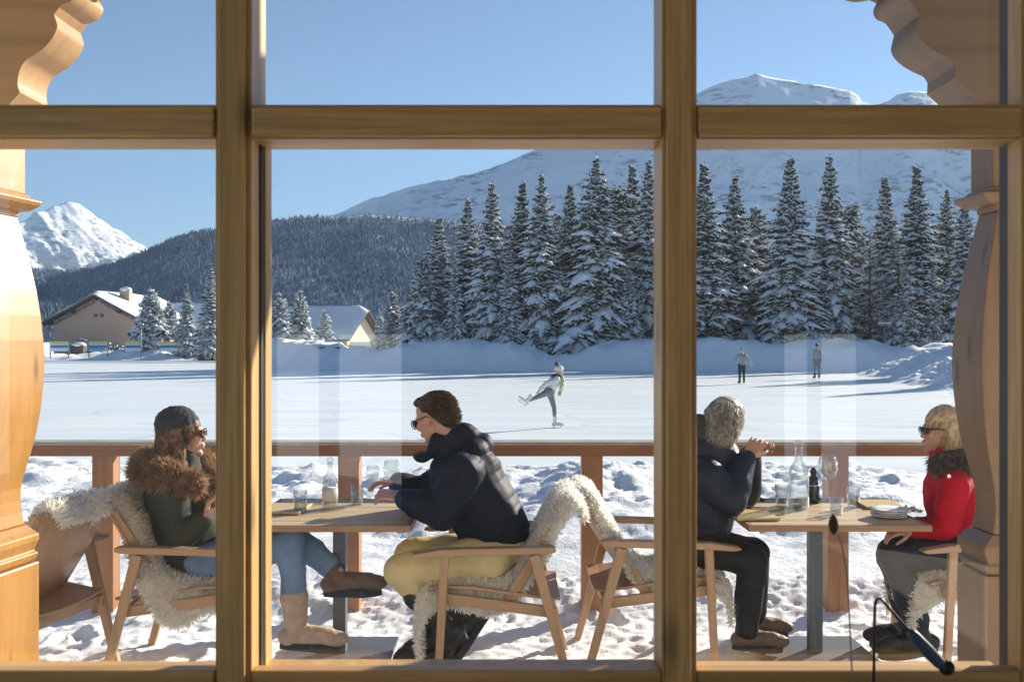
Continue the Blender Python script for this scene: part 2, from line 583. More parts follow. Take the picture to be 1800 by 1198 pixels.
# left peak: a true pyramid with ribs, its face turned towards the sun
def peak_mesh():
    D0 = 9000.0
    sil = [(-200, 430), (-60, 400), (20, 392), (45, 384), (62, 372), (78, 372), (92, 364), (104, 360), (118, 354), (132, 356), (150, 364), (168, 378),
           (190, 393), (212, 407), (232, 420), (262, 437), (300, 452), (380, 480), (480, 520)]
    nu, nv = 300, 110
    V = []
    pxs = np.linspace(-200, 480, nu)
    pys = np.interp(pxs, [a for a, b in sil], [b for a, b in sil])
    for px, py in zip(pxs, pys):
        DR = 8300+1.1*(px-125)*4.9
        H = EYE-(py-CY)/F*DR
        for t in np.linspace(0, 1.3, nv):
            # the face falls away towards the front and the sunny side
            q = 1-t
            D = DR-q*700; X = (px-CX)/F*DR+q*1500
            z = H-q*1500 if t <= 1 else H-(t-1)*3500
            k = min(1, .15+3.0*abs(1-t))
            z += (190*(ridged(X, D, 6, .0019, 2)-.42)+70*fbm(X, D, 3, 5, .005)+45*(ridged(X, D, 4, .008, 5)-.4))*k
            V.append((X, D, z))
    return from_np('peak', V, grid_faces(nu, nv))
tag(link('mountain_peak', peak_mesh(), M['peak']), kind='structure')

sil_r = [(480, 408), (560, 385), (600, 372), (640, 355), (680, 345), (720, 333), (760, 324), (800, 317), (840, 304), (880, 288), (905, 278), (930, 267), (960, 256), (1000, 244),
         (1050, 226), (1100, 205), (1160, 188), (1228, 163), (1250, 153), (1270, 145), (1300, 137), (1330, 130), (1350, 133), (1380, 139), (1410, 147), (1440, 149), (1470, 154),
         (1495, 159), (1508, 168), (1515, 180), (1535, 187), (1560, 178), (1580, 164), (1600, 157), (1622, 156), (1640, 158), (1655, 168), (1668, 180), (1700, 186), (1800, 180), (2000, 172), (2300, 165)]
me, _ = range_mesh('r', sil_r, 5600, 3600, 100, 460, 120, 75, .0014, None, power=1.0, rid=False, skyamp=.35)
tag(link('snowy_mountain', me, M['range']), kind='structure')

sil_h = [(-500, 500), (-100, 478), (70, 471), (130, 474), (165, 472), (195, 465), (230, 453), (265, 437), (300, 420), (340, 408), (378, 402), (420, 394), (480, 387), (520, 380), (550, 378), (600, 380), (650, 376),
         (700, 380), (760, 384), (840, 392), (960, 405), (1100, 440), (1300, 470), (1500, 490), (1800, 500), (2300, 510)]
me, _ = range_mesh('h', sil_h, 2500, 1500, -4, 260, 50, 40, .002, None, rid=False, power=.9)
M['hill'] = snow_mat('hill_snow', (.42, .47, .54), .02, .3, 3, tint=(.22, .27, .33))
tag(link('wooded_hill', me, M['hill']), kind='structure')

# the wood on the hill: thousands of spires nobody could count
def far_wood():
    n = len(me.vertices); co = np.empty(n*3, np.float32); me.vertices.foreach_get('co', co); co = co.reshape(260, 50, 3)
    rng = np.random.default_rng(3)
    V = []; Fc = []
    cnt = 46000
    us = rng.random(cnt)*(259-20)+10; vs = rng.random(cnt)**.85*(49*.82)
    for u, v in zip(us, vs):
        i, j = int(u), int(v); fu, fv = u-i, v-j
        p = (co[i, j]*(1-fu)*(1-fv)+co[i+1, j]*fu*(1-fv)+co[i, j+1]*(1-fu)*fv+co[i+1, j+1]*fu*fv)
        px = p[0]/p[1]*F+CX
        if px > 1900: continue
        # thin strips of open snow near the ridge
        dens = .5+.9*fbm(p[0], p[1], 1, 3, .004)
        if j > 36 and rng.random() > dens+.1: continue
        h = rng.uniform(8, 14)*(1 if j < 38 else .7); r = h*rng.uniform(.17, .24)
        b = len(V); a0 = rng.random()*6.28
        for k in range(5):
            a = a0+k*1.2566
            V.append((p[0]+r*math.cos(a), p[1]+r*math.sin(a), p[2]+h*rng.uniform(0.0, .14)))
        V.append((p[0]+rng.uniform(-.4, .4), p[1], p[2]+h))
        for k in range(5):
            Fc.append((b+k, b+(k+1) % 5, b+5))
    t = NT('hazed_snow_dusted_forest')
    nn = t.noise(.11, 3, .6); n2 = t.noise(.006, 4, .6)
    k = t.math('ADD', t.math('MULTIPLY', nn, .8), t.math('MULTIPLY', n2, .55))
    t.base(t.ramp(k, [(.46, (.055, .078, .10)), (.68, (.12, .155, .20)), (.88, (.26, .32, .41))]))  # bluish low-contrast ramp puts distance haze into the snow-dusted tree colours
    t.set(rough=.9, spec=.1)
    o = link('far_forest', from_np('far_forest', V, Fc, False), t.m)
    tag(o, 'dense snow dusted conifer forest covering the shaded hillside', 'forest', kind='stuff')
far_wood()
# ================================================================== WINDOW
def zpx(py, Y): return EYE-(py-CY)/F*Y
YI, YO = 1.70, 1.81
win = thing('window', 'big wooden lattice window of six panes seen from indoors', 'window', (0, YI, 0))
def WB(mb, name, mat, bevel=.002, par=None, lab=None):
    mb.v = [(x, y-YI, z) for x, y, z in mb.v]
    o = mb.build(name, mat, par or win, bevel=bevel)
    if lab: o['label'] = lab
    return o
XL, XR, ZB, ZT = -1.42, 1.02, .80, 2.62
m1a, m1b = -.5065, -.4445
m2a, m2b = .2555, .3157
zt0, zt1 = 1.9445, 2.004
zb = 1.0385
# upright mullions: base member and a raised face board
for a, b in ((m1a, m1b), (m2a, m2b)):
    WB(MB().box(a, b, YI, YO-.012, ZB, ZT), 'mullion', M['frame_v'])
    WB(MB().box(a+.007, b-.011 if a > 0 else b-.009, YI-.012, YI-.0005, ZB, ZT), 'mullion', M['frame_v'], .004)
# transoms between them
segs = [(XL+.06, m1a), (m1b, m2a), (m2b, .868)]
for a, b in segs:
    WB(MB().box(a+.0005, b-.0005, YI+.003, YO-.014, zt0, zt1), 'transom', M['frame_h'], .002)
    WB(MB().box(a+.001 if a > -1 else a, b-.001, YI-.009, YI+.0025, zt0+.003, zt1-.006), 'transom', M['frame_h'], .004)
# frame round the outside
WB(MB().box(.868, XR, YI-.003, YI+.045, ZB, ZT), 'jamb', M['frame_v'])
WB(MB().box(.898, XR, YI+.0455, YO, ZB, ZT), 'jamb', M['frame_v'])
WB(MB().box(.881, .955, YI-.015, YI-.0035, ZB, ZT), 'jamb', M['frame_v'], .004)
WB(MB().box(XL, XL+.0595, YI, YO, ZB, ZT), 'jamb', M['frame_v'])
for a, b in ((XL+.06, m1a), (m1b, m2a), (m2b, .868)):
    WB(MB().box(a+.0005, b-.0005, YI-.004, YI+.03, ZB, zb), 'bottom_rail', M['frame_h'], .004)
    WB(MB().box(a+.0005, b-.0005, YI+.0305, YO, ZB, 1.0195), 'bottom_rail', M['frame_h'], .002)
WB(MB().box(XL+.06, .8675, YI, YO, ZT-.06, ZT-.001), 'top_rail', M['frame_h'])
WB(MB().box(XL-.02, XR+.02, YI-.05, YI-.0165, .76, 1.0), 'bottom_rail', M['frame_h'], .004)
# sashes: a slim moulding, a black seal behind it, then the outer lip
def sash(x0, x1, z0, z1, nm='sash'):
    """x0..x1, z0..z1: the clear opening at the outer face"""
    y0, y1, y2, y3 = YI+.022, YI+.050, YI+.066, YO
    def ring(name, ya, yb, o, w, mat):
        a0, a1, b0, b1 = x0-o, x1+o, z0-o, z1+o
        mb = MB()
        mb.box(a0-w, a0, ya, yb, b0-w, b1+w).box(a1, a1+w, ya, yb, b0-w, b1+w)
        mb.box(a0+.0002, a1-.0002, ya, yb, b0-w, b0).box(a0+.0002, a1-.0002, ya, yb, b1, b1+w)
        WB(mb, name, mat, .0015)
    ring(nm, y2, y3-.001, .0, .02, M['frame_h'] if nm == 'transom' else M['frame_v'])
    ring('seal', y1, y2-.0005, .004, .016, M['gasket'])
opens = []
cols = [(-1.35, m1a-.0005+.0), (-.4365, .2586), (m2b+.0005, .8843-.0)]
rows = [(zpx(180, YI)+.001, ZT-.075), (zpx(1157, YO), zpx(263, YO))]
for ci, (a, b) in enumerate(cols):
    for ri, (c, d) in enumerate(rows):
        aa = a-.0; bb = b
        if ci == 1 and ri == 1: sash(a, b, c, d)
        if ci == 2: 
            mb = MB().box(bb, bb+.0125, YI+.0458, YO-.002, c-.01, d+.01); WB(mb, 'seal', M['gasket'], .001)
        opens.append((aa, bb, c, d))
# the glass of each pane
def glass_mat(name, tint=(.97, .985, .98), r0=.125):
    t = NT(name)
    t.t.nodes.remove(t.b)
    tr = t.node('ShaderNodeBsdfTransparent'); tr.inputs[0].default_value = (*tint, 1)
    gl = t.node('ShaderNodeBsdfGlossy'); gl.inputs['Roughness'].default_value = .0
    lw = t.node('ShaderNodeLayerWeight'); lw.inputs[0].default_value = .5
    fr = t.math('ADD', r0, t.math('MULTIPLY', t.math('POWER', lw.outputs['Facing'], 5.0), 1-r0), True)
    mx = t.node('ShaderNodeMixShader')
    t.ln(fr, mx.inputs[0]); t.ln(tr.outputs[0], mx.inputs[1]); t.ln(gl.outputs[0], mx.inputs[2])
    t.ln(mx.outputs[0], t.out.inputs[0])
    return t.m
M['pane'] = glass_mat('window_glass')
for a, b, c, d in opens:
    yy = YI+.058
    mb = MB(); mb.add([(a-.015, yy, c-.015), (b+.015, yy, c-.015), (b+.015, yy, d+.015), (a-.015, yy, d+.015)], [(0,1,2,3)])
    WB(mb, 'glass_pane', M['pane'], 0)

def thin_glass(name, tint, edge=.95):
    t = NT(name)
    t.t.nodes.remove(t.b)
    tr = t.node('ShaderNodeBsdfTransparent'); tr.inputs[0].default_value = (*tint, 1)
    gl = t.node('ShaderNodeBsdfGlossy'); gl.inputs['Roughness'].default_value = .03
    lw = t.node('ShaderNodeLayerWeight'); lw.inputs[0].default_value = .35
    f = t.math('ADD', .07, t.math('MULTIPLY', t.math('POWER', lw.outputs['Facing'], 1.8), edge), True)
    mx = t.node('ShaderNodeMixShader')
    t.ln(f, mx.inputs[0]); t.ln(tr.outputs[0], mx.inputs[1]); t.ln(gl.outputs[0], mx.inputs[2])
    t.ln(mx.outputs[0], t.out.inputs[0])
    return t.m

# ================================================================== THE PORCH OUTSIDE: posts, brackets, beam, roof
PY = 3.25
def carved_post(xe, side, label, depth, rot=0.0, mat='post'):
    """xe: inner corner x; side -1 for the post on the left (body extends to -X)"""
    t = thing('carved_post', label, 'post', (xe, PY, 0), 0, 'carved porch posts')
    w = .30
    def zz(py): return zpx(py, PY)
    # profile: outset of the inner edge beyond nominal, by height
    pf = [(1500, .0), (1026, .0), (1018, -.012)]
    bulge = [(978, .0), (960, -.030), (920, -.042), (880, -.048), (830, -.028), (780, -.006), (730, .008), (680, .016), (640, .018), (600, .016), (550, .008), (500, -.004), (450, -.022), (400, -.042), (372, -.055)]
    def ring(z, o, y0=0.0):
        a = (o if side < 0 else -o)
        x_in = a; x_out = side*w - a
        return [(x_in, -o*.6+y0, z), (x_in, depth+o*.6, z), (x_out, depth+o*.6, z), (x_out, -o*.6+y0, z)]
    def stack(levels):
        mb = MB(); vs = []; fs = []
        for z, o in levels: vs += ring(z, o)
        for i in range(len(levels)-1):
            for k in range(4): fs.append((i*4+k, i*4+(k+1) % 4, (i+1)*4+(k+1) % 4, (i+1)*4+k))
        fs.append((3,2,1,0)); b = (len(levels)-1)*4; fs.append((b,b+1,b+2,b+3))
        return mb.add(vs, fs)
    zb_ = zz(1012)
    stack([(-.12, .004), (zb_, .004)]).build('base_block', M[mat], t, bevel=.006)
    prof = [(zb_+.001, -.012), (zb_+.012, -.004), (zb_+.030, .002), (zb_+.04, -.01), (zb_+.052, -.006), (zb_+.075, .004), (zb_+.095, .004), (zb_+.11, -.012), (zb_+.13, -.03)]
    stack(prof).build('base_moulding', M[mat], t, bevel=.003)
    z0 = zb_+.131; z1 = zz(368)
    lv = []
    ys = [(a, b) for a, b in bulge]
    n = 26
    for i in range(n):
        z = z0+(z1-z0)*i/(n-1)
        py = CY-(z-EYE)*F/PY
        o = float(np.interp(-py, [-a for a, b in ys], [b for a, b in ys]))
        lv.append((z, o))
    sh = stack(lv).build('shaft', M[mat], t, bevel=.004, smooth=False)
    zc = z1+.0005
    stack([(zc, -.052), (zc+.016, -.05), (zc+.022, -.02), (zc+.040, .005), (zc+.052, .012), (zc+.058, .010), (zc+.064, -.018), (zc+.078, -.026)]).build('capital', M[mat], t, bevel=.002)
    stack([(zc+.0785, -.034), (3.34, -.034)]).build('head_block', M[mat], t, bevel=.004)
    t.rotation_euler.z = rot
    return t
xl = (75-CX)/F*3.50; xr = (1735-CX)/F*PY
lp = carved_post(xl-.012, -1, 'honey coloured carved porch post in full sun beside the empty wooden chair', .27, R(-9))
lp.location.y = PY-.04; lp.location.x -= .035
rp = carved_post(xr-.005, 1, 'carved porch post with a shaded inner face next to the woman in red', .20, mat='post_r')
rp.location.y = PY

def bracket(sil, side, label, y0=PY-.02, dep=.22, mat='post_h'):
    """sil: front outline in photo pixels at depth y0"""
    pts = [((px-CX)/F*y0, zpx(py, y0)) for px, py in sil]
    t = thing('carved_bracket', label, 'bracket', (pts[0][0], y0, pts[0][1]), 0, 'carved brackets under the porch beam')
    pl = [(x-pts[0][0], z-pts[0][1]) for x, z in pts]; n = len(pl)
    from mathutils.geometry import tessellate_polygon
    tri = tessellate_polygon([[Vector((x, z, 0)) for x, z in pl]])
    vs = [(x, 0, z) for x, z in pl]+[(x, dep, z) for x, z in pl]
    fs = [tuple(q) for q in tri]+[tuple(n+i for i in reversed(q)) for q in tri]+[(i, i+n, (i+1) % n+n, (i+1) % n) for i in range(n)]
    MB().add(vs, fs).build('bracket_body', M[mat], t)
    return t
def smooth_px(pts, n=4):
    out = []
    for i in range(len(pts)-1):
        p0 = pts[max(i-1, 0)]; p1 = pts[i]; p2 = pts[i+1]; p3 = pts[min(i+2, len(pts)-1)]
        for k in range(n):
            t = k/n
            out.append(tuple(.5*((2*p1[c])+(-p0[c]+p2[c])*t+(2*p0[c]-5*p1[c]+4*p2[c]-p3[c])*t*t+(-p0[c]+3*p1[c]-3*p2[c]+p3[c])*t**3) for c in (0, 1)))
    out.append(pts[-1]); return out
scroll = smooth_px([(35, 163), (31, 148), (34, 126), (44, 108), (60, 97), (76, 86), (90, 70), (99, 54), (101, 44)]) + [(95, 26)] + smooth_px([(108, 8), (122, 4), (133, -6), (137, -20), (130, -34)]) + smooth_px([(142, -40), (170, -38), (200, -48), (222, -70)])
left_b = scroll+[(222, -340), (-260, -340), (-260, 186), (14, 186)]
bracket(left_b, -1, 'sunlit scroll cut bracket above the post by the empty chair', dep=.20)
rb = [(1800-(x-6)+(0), y) for x, y in left_b]
scr = smooth_px([(1722, 165), (1712, 158), (1700, 143), (1681, 138)])
right_in = [(1716, 178), (1711, 166), (1679, 137)]+smooth_px([(1680, 116), (1672, 104), (1655, 96), (1637, 86), (1620, 72), (1612, 58), (1612, 48)])+[(1617, 26)]+smooth_px([(1606, 10), (1598, 2), (1584, -4), (1578, -18), (1584, -34)])+smooth_px([(1570, -40), (1545, -36), (1515, -44), (1490, -66)])
right_b = right_in+[(1500, -110), (1640, -120), (1640, -340), (2060, -340), (2060, 178)]
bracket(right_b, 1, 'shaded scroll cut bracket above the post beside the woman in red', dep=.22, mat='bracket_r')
bm_ = thing('porch_beam', 'dark timber beam carrying the porch roof over the brackets', 'beam', (0, PY, 3.345))
MB().box(-3.6, 3.6, -.02, .24, .0, .24).build('beam', M['beam'], bm_, bevel=.01)
MB().box(-3.6, 3.6, .2405, .29, -.02, .20).build('fascia', M['beam'], bm_, bevel=.004)
rf = thing('porch_roof', 'dark boarded porch roof above the beam', 'roof', (0, 0, 3.59))
mb = MB()
mb.hexa([(-3.8, 1.86, .28), (3.8, 1.86, .28), (3.8, 3.75, .0), (-3.8, 3.75, .0)], [(-3.8, 1.86, .36), (3.8, 1.86, .36), (3.8, 3.75, .08), (-3.8, 3.75, .08)])
mb.build('roof_boards', M['beam'], rf)

# ================================================================== THE ROOM BEHIND THE CAMERA
M['plaster'] = plain('light_plaster', (.66, .64, .60), .8, .04, 3)
M['floor'] = wood('pale_scrubbed_floor', (.78, .72, .62), 'y', 8, .3, .35)
room = thing('room', 'pale plastered room holding the lattice window', 'building', (0, 0, 0))
mb = MB()
# wall that holds the window
mb.box(-4.2, XL-.001, YI+.001, 1.9, -.3, 3.5).box(XR+.001, 4.2, YI+.001, 1.9, -.3, 3.5)
mb.box(XL, XR, YI+.001, 1.9, -.3, ZB-.04).box(XL, XR, YI+.001, 1.9, ZT+.001, 3.5)
mb.build('front_wall', M['plaster'], room)
# back wall with three tall openings
BW = -5.4
wins = [(-2.15, -1.73), (-1.58, -.99), (2.44, 2.70), (2.77, 3.15)]
mb = MB()
xs = [-4.2]+[q for w_ in wins for q in w_]+[4.2]
for i in range(0, len(xs), 2): mb.box(xs[i], xs[i+1], BW-.2, BW, -.3, 3.2)
for a, b in wins: mb.box(a, b, BW-.2, BW, -.3, -.018).box(a, b, BW-.2, BW, 1.66, 3.2)
mb.build('back_wall', M['plaster'], room)
MB().box(4.2, 4.4, -2.999, 1.2, .95, 3.2).box(4.2, 4.4, 1.2, 1.7, -.3, 3.2).box(4.2, 4.4, BW-.2, -3.0, -.3, 3.2).box(-4.4, -4.2, BW, -5.2, -.3, 3.2).box(-4.4, -4.2, 1.2, 1.9, -.3, 3.2).build('side_wall', M['plaster'], room)  # openings in both side walls added to brighten the window frame
MB().box(-4.2, 4.2, BW, YI, -.06, -.02).build('floor', M['floor'], room)
MB().box(-4.19, 4.19, BW+.001, YI, 2.95, 3.05).build('ceiling', M['plaster'], room)
# ================================================================== TREES
def needles_mat(name, c0, c1):
    t = NT(name)
    n = t.noise(1.3, 4, .6)
    t.base(t.ramp(n, [(.35, c0), (.68, c1)]))
    t.set(rough=.8, spec=.15)
    return t.m
M['needle'] = needles_mat('dark_spruce_needles', (.045, .064, .056), (.105, .130, .115))
M['needle2'] = needles_mat('pine_needles', (.05, .07, .045), (.10, .12, .075))
M['bark'] = plain('conifer_bark', (.09, .065, .05), .9, .3, 3)
M['treesnow'] = snow_mat('snow_on_boughs', (.88, .90, .93), 3, .4, .05, tint=(.72, .77, .83))

def rotz(v, a):
    c, s = math.cos(a), math.sin(a); return Vector((v.x*c-v.y*s, v.x*s+v.y*c, v.z))

def spruce(name, H, rad, seed, snow=1.0, dens=1.0, first=.07, droop=1.0, needle='needle', ragged=.42, top_r=.0):
    rnd = random.Random(seed)
    root = thing(name, None, 'tree', (0, 0, 0))
    tr = MB(); pts = []; rr = []
    for i in range(9):
        f = i/8
        pts.append((.12*math.sin(f*5+seed), .12*math.cos(f*4+seed)-.12, H*f*.99-.3)); rr.append(max(.015, H*.015*(1-f)**.85))
    tr.tube(pts, rr, 8); tr.build('trunk', M['bark'], root, smooth=True)
    lf = MB(); sn = MB()
    z = first*H
    gaps = [rnd.uniform(0, 6.28) for _ in range(4)]
    while z < H*.985:
        f = z/H
        env = (1-f)**.82*(.62+.38*min(1, (f-first)/.12+.35))+top_r*(1-f)**.4*.3
        nb = max(4, int((8.5 if f < .8 else 6)*dens))
        a0 = rnd.uniform(0, 6.28)
        lvl = 1+.5*ragged*mn.noise(Vector((f*9, seed, 0)))*1.6
        for k in range(nb):
            a = a0+k*6.283/nb+rnd.uniform(-.3, .3)
            L = rad*1.27*env*(1+.35*mn.noise(Vector((math.cos(a)*1.3, math.sin(a)*1.3, f*7+seed))))*rnd.uniform(1-ragged*1.3, 1+ragged*.55)*lvl
            if rnd.random() < .05: L *= 1.3
            L = max(L, .18)
            dr = (.10+.55*(1-f))*droop*rnd.uniform(.6, 1.3)
            up = .25*f+.05
            d = Vector((math.cos(a), math.sin(a), 0)); sd = Vector((-d.y, d.x, 0))
            n = max(3, int(L/.30))
            base = Vector((0, 0, z+rnd.uniform(-.22, .22)))
            sp = []
            for i in range(n+1):
                t = i/n
                sp.append(base+d*(L*t)+Vector((0, 0, L*(up*t-dr*t*t+.12*dr*t**4)))+sd*(.08*L*math.sin(t*3+a)))
            # hanging side twigs: narrow drooping leaf-clumps
            for i in range(1, n+1):
                t = i/n
                p = sp[i]
                wl = L*.42*(math.sin(math.pi*min(1, t*.88+.16)))+.10
                for sgn in (-1, 1):
                    for q in range(2):
                        if rnd.random() < .12: continue
                        w = wl*rnd.uniform(.55, 1.15)
                        dd = (sd*sgn*rnd.uniform(.5, 1)+d*rnd.uniform(.15, .8)).normalized()
                        tip = p+dd*w+Vector((0, 0, -w*rnd.uniform(.25, .75)))
                        hang = rnd.uniform(.10, .26)
                        md = p.lerp(tip, .5)
                        cr = Vector((-dd.y, dd.x, 0))*w*.16
                        lf.add([p, md+cr+Vector((0, 0, -hang*.3)), tip, md-cr+Vector((0, 0, -hang*.5))], [(0, 1, 2, 3)])
                        lf.add([p, md+Vector((0, 0, .02)), tip+Vector((0, 0, -.02)), md+Vector((0, 0, -hang))], [(0, 1, 2, 3)])
                        # snow lying along the twig
                        if rnd.random() < .93*snow:
                            h = rnd.uniform(.05, .13)
                            c2 = cr*rnd.uniform(.8, 1.5)
                            m0 = p.lerp(tip, rnd.uniform(.15, .3)); m1 = p.lerp(tip, rnd.uniform(.75, 1.0)); mm = m0.lerp(m1, .5)
                            sn.add([m0, mm+c2, m1, mm-c2, mm+Vector((0, 0, h))], [(0, 1, 4), (1, 2, 4), (2, 3, 4), (3, 0, 4), (3, 2, 1, 0)])
            # heavy pillow of snow on the outer bough
            if rnd.random() < .82*snow and L > .3:
                s0 = rnd.uniform(.15, .5)
                ns = max(3, int(L/.28)); ring = []
                for i in range(ns+1):
                    t = s0+(1.03-s0)*i/ns
                    j = min(n-1, int(t*n)); fr = t*n-j
                    p = sp[j].lerp(sp[j+1], fr)
                    w = (.07+(.12+.09*(1-f)*rnd.random())*L*math.sin(math.pi*min(1, t*.9+.05)))*math.sin(math.pi*(i/ns*.86+.07))**.6*rnd.uniform(.6, 1.25)
                    h = w*rnd.uniform(.35, .7)+.03
                    ring.append([p-sd*w+Vector((0, 0, -.10*w)), p-sd*w*.55+Vector((0, 0, h*.8)), p+Vector((0, 0, h)), p+sd*w*.55+Vector((0, 0, h*.75)), p+sd*w+Vector((0, 0, -.12*w)), p+Vector((0, 0, -.04))])
                vs = [v for r_ in ring for v in r_]; fs = []
                for i in range(ns):
                    for k2 in range(6):
                        fs.append((i*6+k2, i*6+(k2+1) % 6, i*6+6+(k2+1) % 6, i*6+6+k2))
                sn.add(vs, fs)
        z += H*.0125*rnd.uniform(.7, 1.3)+.05
    # leader
    lf.tube([(0, 0, H*.96), (0, 0, H*1.01)], [.05, .01], 4); sn.ell((0, 0, H*.985), (.09, .09, .13), n=6, m=4)
    link('crown', lf.raw('crown'), M[needle], root)
    link('snow_load', sn.raw('snow_load', True), M['treesnow'], root)
    return root

def two_mats(name, a, b, mat, root):
    n = len(a.f); a.add(b.v, b.f)
    o = link(name, a.raw(name), mat, root); o.data.materials.append(M['treesnow'])
    o.data.polygons.foreach_set('material_index', [0]*n+[1]*(len(a.f)-n))
    return o

def bare_tree(name, H, seed):
    rnd = random.Random(seed)
    root = thing(name, None, 'tree')
    tr = MB(); tr.tube([(0, 0, -.3), (.05, 0, H*.35), (0, .1, H*.7), (.05, 0, H)], [H*.013, H*.010, H*.006, .015], 7)
    tr.build('trunk', M['bark'], root, smooth=True)
    tw = MB(); sn = MB()
    for i in range(int(H*9)):
        f = rnd.uniform(.12, 1); z = f*H
        L = H*.22*(1-f)**.6*rnd.uniform(.5, 1.1)+.3
        a = rnd.uniform(0, 6.28); d = Vector((math.cos(a), math.sin(a), rnd.uniform(.1, .7))).normalized()
        p0 = Vector((0, 0, z)); p1 = p0+d*L*.5; p2 = p0+d*L+Vector((0, 0, rnd.uniform(-.3, .2)*L))
        tw.tube([p0, p1, p2], [.03, .018, .006], 3, cap=False)
        for q in range(7):
            t = rnd.uniform(.25, 1); p = p0.lerp(p2, t); e = Vector((rnd.gauss(0, 1), rnd.gauss(0, 1), rnd.gauss(0, .6)+.2)).normalized()
            l2 = L*rnd.uniform(.15, .4)
            tw.tube([p, p+e*l2], [.012, .005], 3, cap=False)
            if rnd.random() < .5:
                m = p+e*l2*.5
                sn.tube([p+Vector((0, 0, .02)), m+Vector((0, 0, .03)), p+e*l2], [.008, .022, .005], 3, cap=False)
    two_mats('crown', tw, sn, plain('bare_twigs', (.17, .12, .11), .9, .2), root)
    return root

protos = []
specs = [(16, 2.9, 11, dict(snow=1.0)), (15, 2.3, 22, dict(snow=1.1, ragged=.25)), (17, 3.2, 33, dict(snow=.9, ragged=.4)), (16, 2.5, 44, dict(snow=1.15, droop=1.25, ragged=.36)),
         (14, 2.9, 55, dict(snow=.95, top_r=1.0, ragged=.42, first=.05)), (15, 1.9, 66, dict(snow=.8, ragged=.45))]
for H_, r_, sd_, kw in specs:
    protos.append([spruce('spruce_tree', H_, r_, sd_, **kw), H_, False])
protos.append([spruce('pine_tree', 8, 2.2, 77, snow=1.25, needle='needle2', ragged=.45, top_r=1.6, first=.04, droop=.5), 8, False])
protos.append([bare_tree('bare_larch', 11, 88), 11, False])

G1 = 'snowy spruces in the belt behind the rink bank'
def place_tree(pi, px, ptop, Y, label, wide=1.0, group=None, base=-.45):
    pr = protos[pi]
    o = pr[0] if not pr[2] else copy_tree(pr[0]); pr[2] = True
    if group == G1 or pi == 7: Y = Y+4 if Y > 75 else Y+7
    top = P(px, ptop, Y)
    s = (top.z-base)/pr[1]
    o.location = (top.x, Y, base)
    o.scale = (s*wide, s*wide, s)
    o.rotation_euler.z = random.uniform(0, 6.28)
    o['label'] = label
    if group: o['group'] = group
    return o
G1 = 'snowy spruces in the belt behind the rink bank'
T = [ # proto, px, top py, distance, width, label
 (1, 772, 380, 80, 1.15, 'lower spruce at the outer end of the belt of tall trees, by the small ones'),
 (0, 822, 346, 84, .95, 'second tall spruce of the belt counted from the side of the houses'),
 (3, 864, 320, 78, 1.05, 'tall dark spruce just left of the split gap, with drooping white boughs'),
 (5, 918, 318, 84, 1.25, 'thin spruce standing left of a twin with a leaning snowy tip'),
 (0, 952, 304, 77, .92, 'spruce with a forked snowy tip rising above the near skater'),
 (4, 982, 372, 88, .8, 'short round spruce tucked between two tall ones right of the near skater'),
 (1, 1002, 322, 82, 1.0, 'slender spruce directly left of the tallest one in the middle panes'),
 (2, 1048, 270, 76, 1.05, 'tallest spruce seen in the middle panes, over the bank of snow'),
 (4, 1085, 322, 84, 1.0, 'round topped spruce leaning on the right side of the tallest one'),
 (5, 1112, 288, 86, 1.15, 'dark narrow spruce with sparse boughs near the right mullion'),
 (3, 1140, 280, 79, .95, 'dark spruce half hidden by the right mullion, in the middle panes'),
 (0, 1186, 300, 82, 1.0, 'spruce hidden for the most part behind the right mullion'),
 (5, 1238, 286, 77, 1.3, 'dark spruce hugging the right mullion in the right hand panes'),
 (0, 1292, 305, 80, .95, 'spruce above the skater with spread arms'),
 (4, 1328, 358, 86, .8, 'short bushy spruce between the two tall ones right of the arms spread skater'),
 (1, 1390, 275, 77, 1.12, 'broad snowy spruce left of the lone distant skater'),
 (3, 1458, 272, 79, 1.0, 'tallest spruce of the right hand panes, above the farthest skater'),
 (4, 1496, 352, 86, .85, 'round pale crowned spruce just right of the tallest in the right panes'),
 (1, 1555, 308, 80, .95, 'regular cone shaped spruce beside the bare larches'),
 (5, 1612, 290, 78, 1.2, 'very narrow pole like spruce near the right post'),
 (2, 1664, 327, 82, .8, 'ragged spruce left of the last one by the right post'),
 (0, 1696, 345, 76, .85, 'spruce touching the outline of the right hand porch post'),
 (4, 745, 448, 78, .8, 'small spruce at the foot of the outermost tall tree'),
 (2, 800, 450, 74, .62, 'low spruce in front of the second tall one'),
 (2, 1262, 420, 74, .7, 'low snow laden spruce left of the skater with spread arms'),
 (4, 1420, 470, 74, .8, 'low spruce between the two tallest trees of the right panes'),
 (4, 1590, 475, 73, .75, 'low heavily snowed spruce behind the street lamp at the right'),
 (2, 1640, 455, 73, .7, 'low snow heaped spruce above the sunlit mound'),
 (1, 895, 430, 73, .9, 'low dark spruce between the two leftmost groups of tall trees'),
 (3, 1025, 440, 73, .85, 'low spruce in front of the slender one in the middle panes'),
 (0, 1105, 455, 72, .75, 'low snowy spruce just left of the right mullion'),
]
for pi, px, py, Y, w, lb in T:
    place_tree(pi, px, py, Y, lb, w, G1)
for px, py, Y, w, lb in [(1530, 410, 77, 1.1, 'bare grey larch in the middle of the gap left of the cone shaped spruce'), (1578, 425, 76, 1.0, 'bare larch between the cone shaped spruce and the pole like one'), (1095, 385, 79, .9, 'bare pinkish larch right of the tallest spruce in the middle panes')]:
    place_tree(7, px, py, Y, lb, w, 'bare larches among the spruces')
G2 = 'sunlit small conifers by the houses'
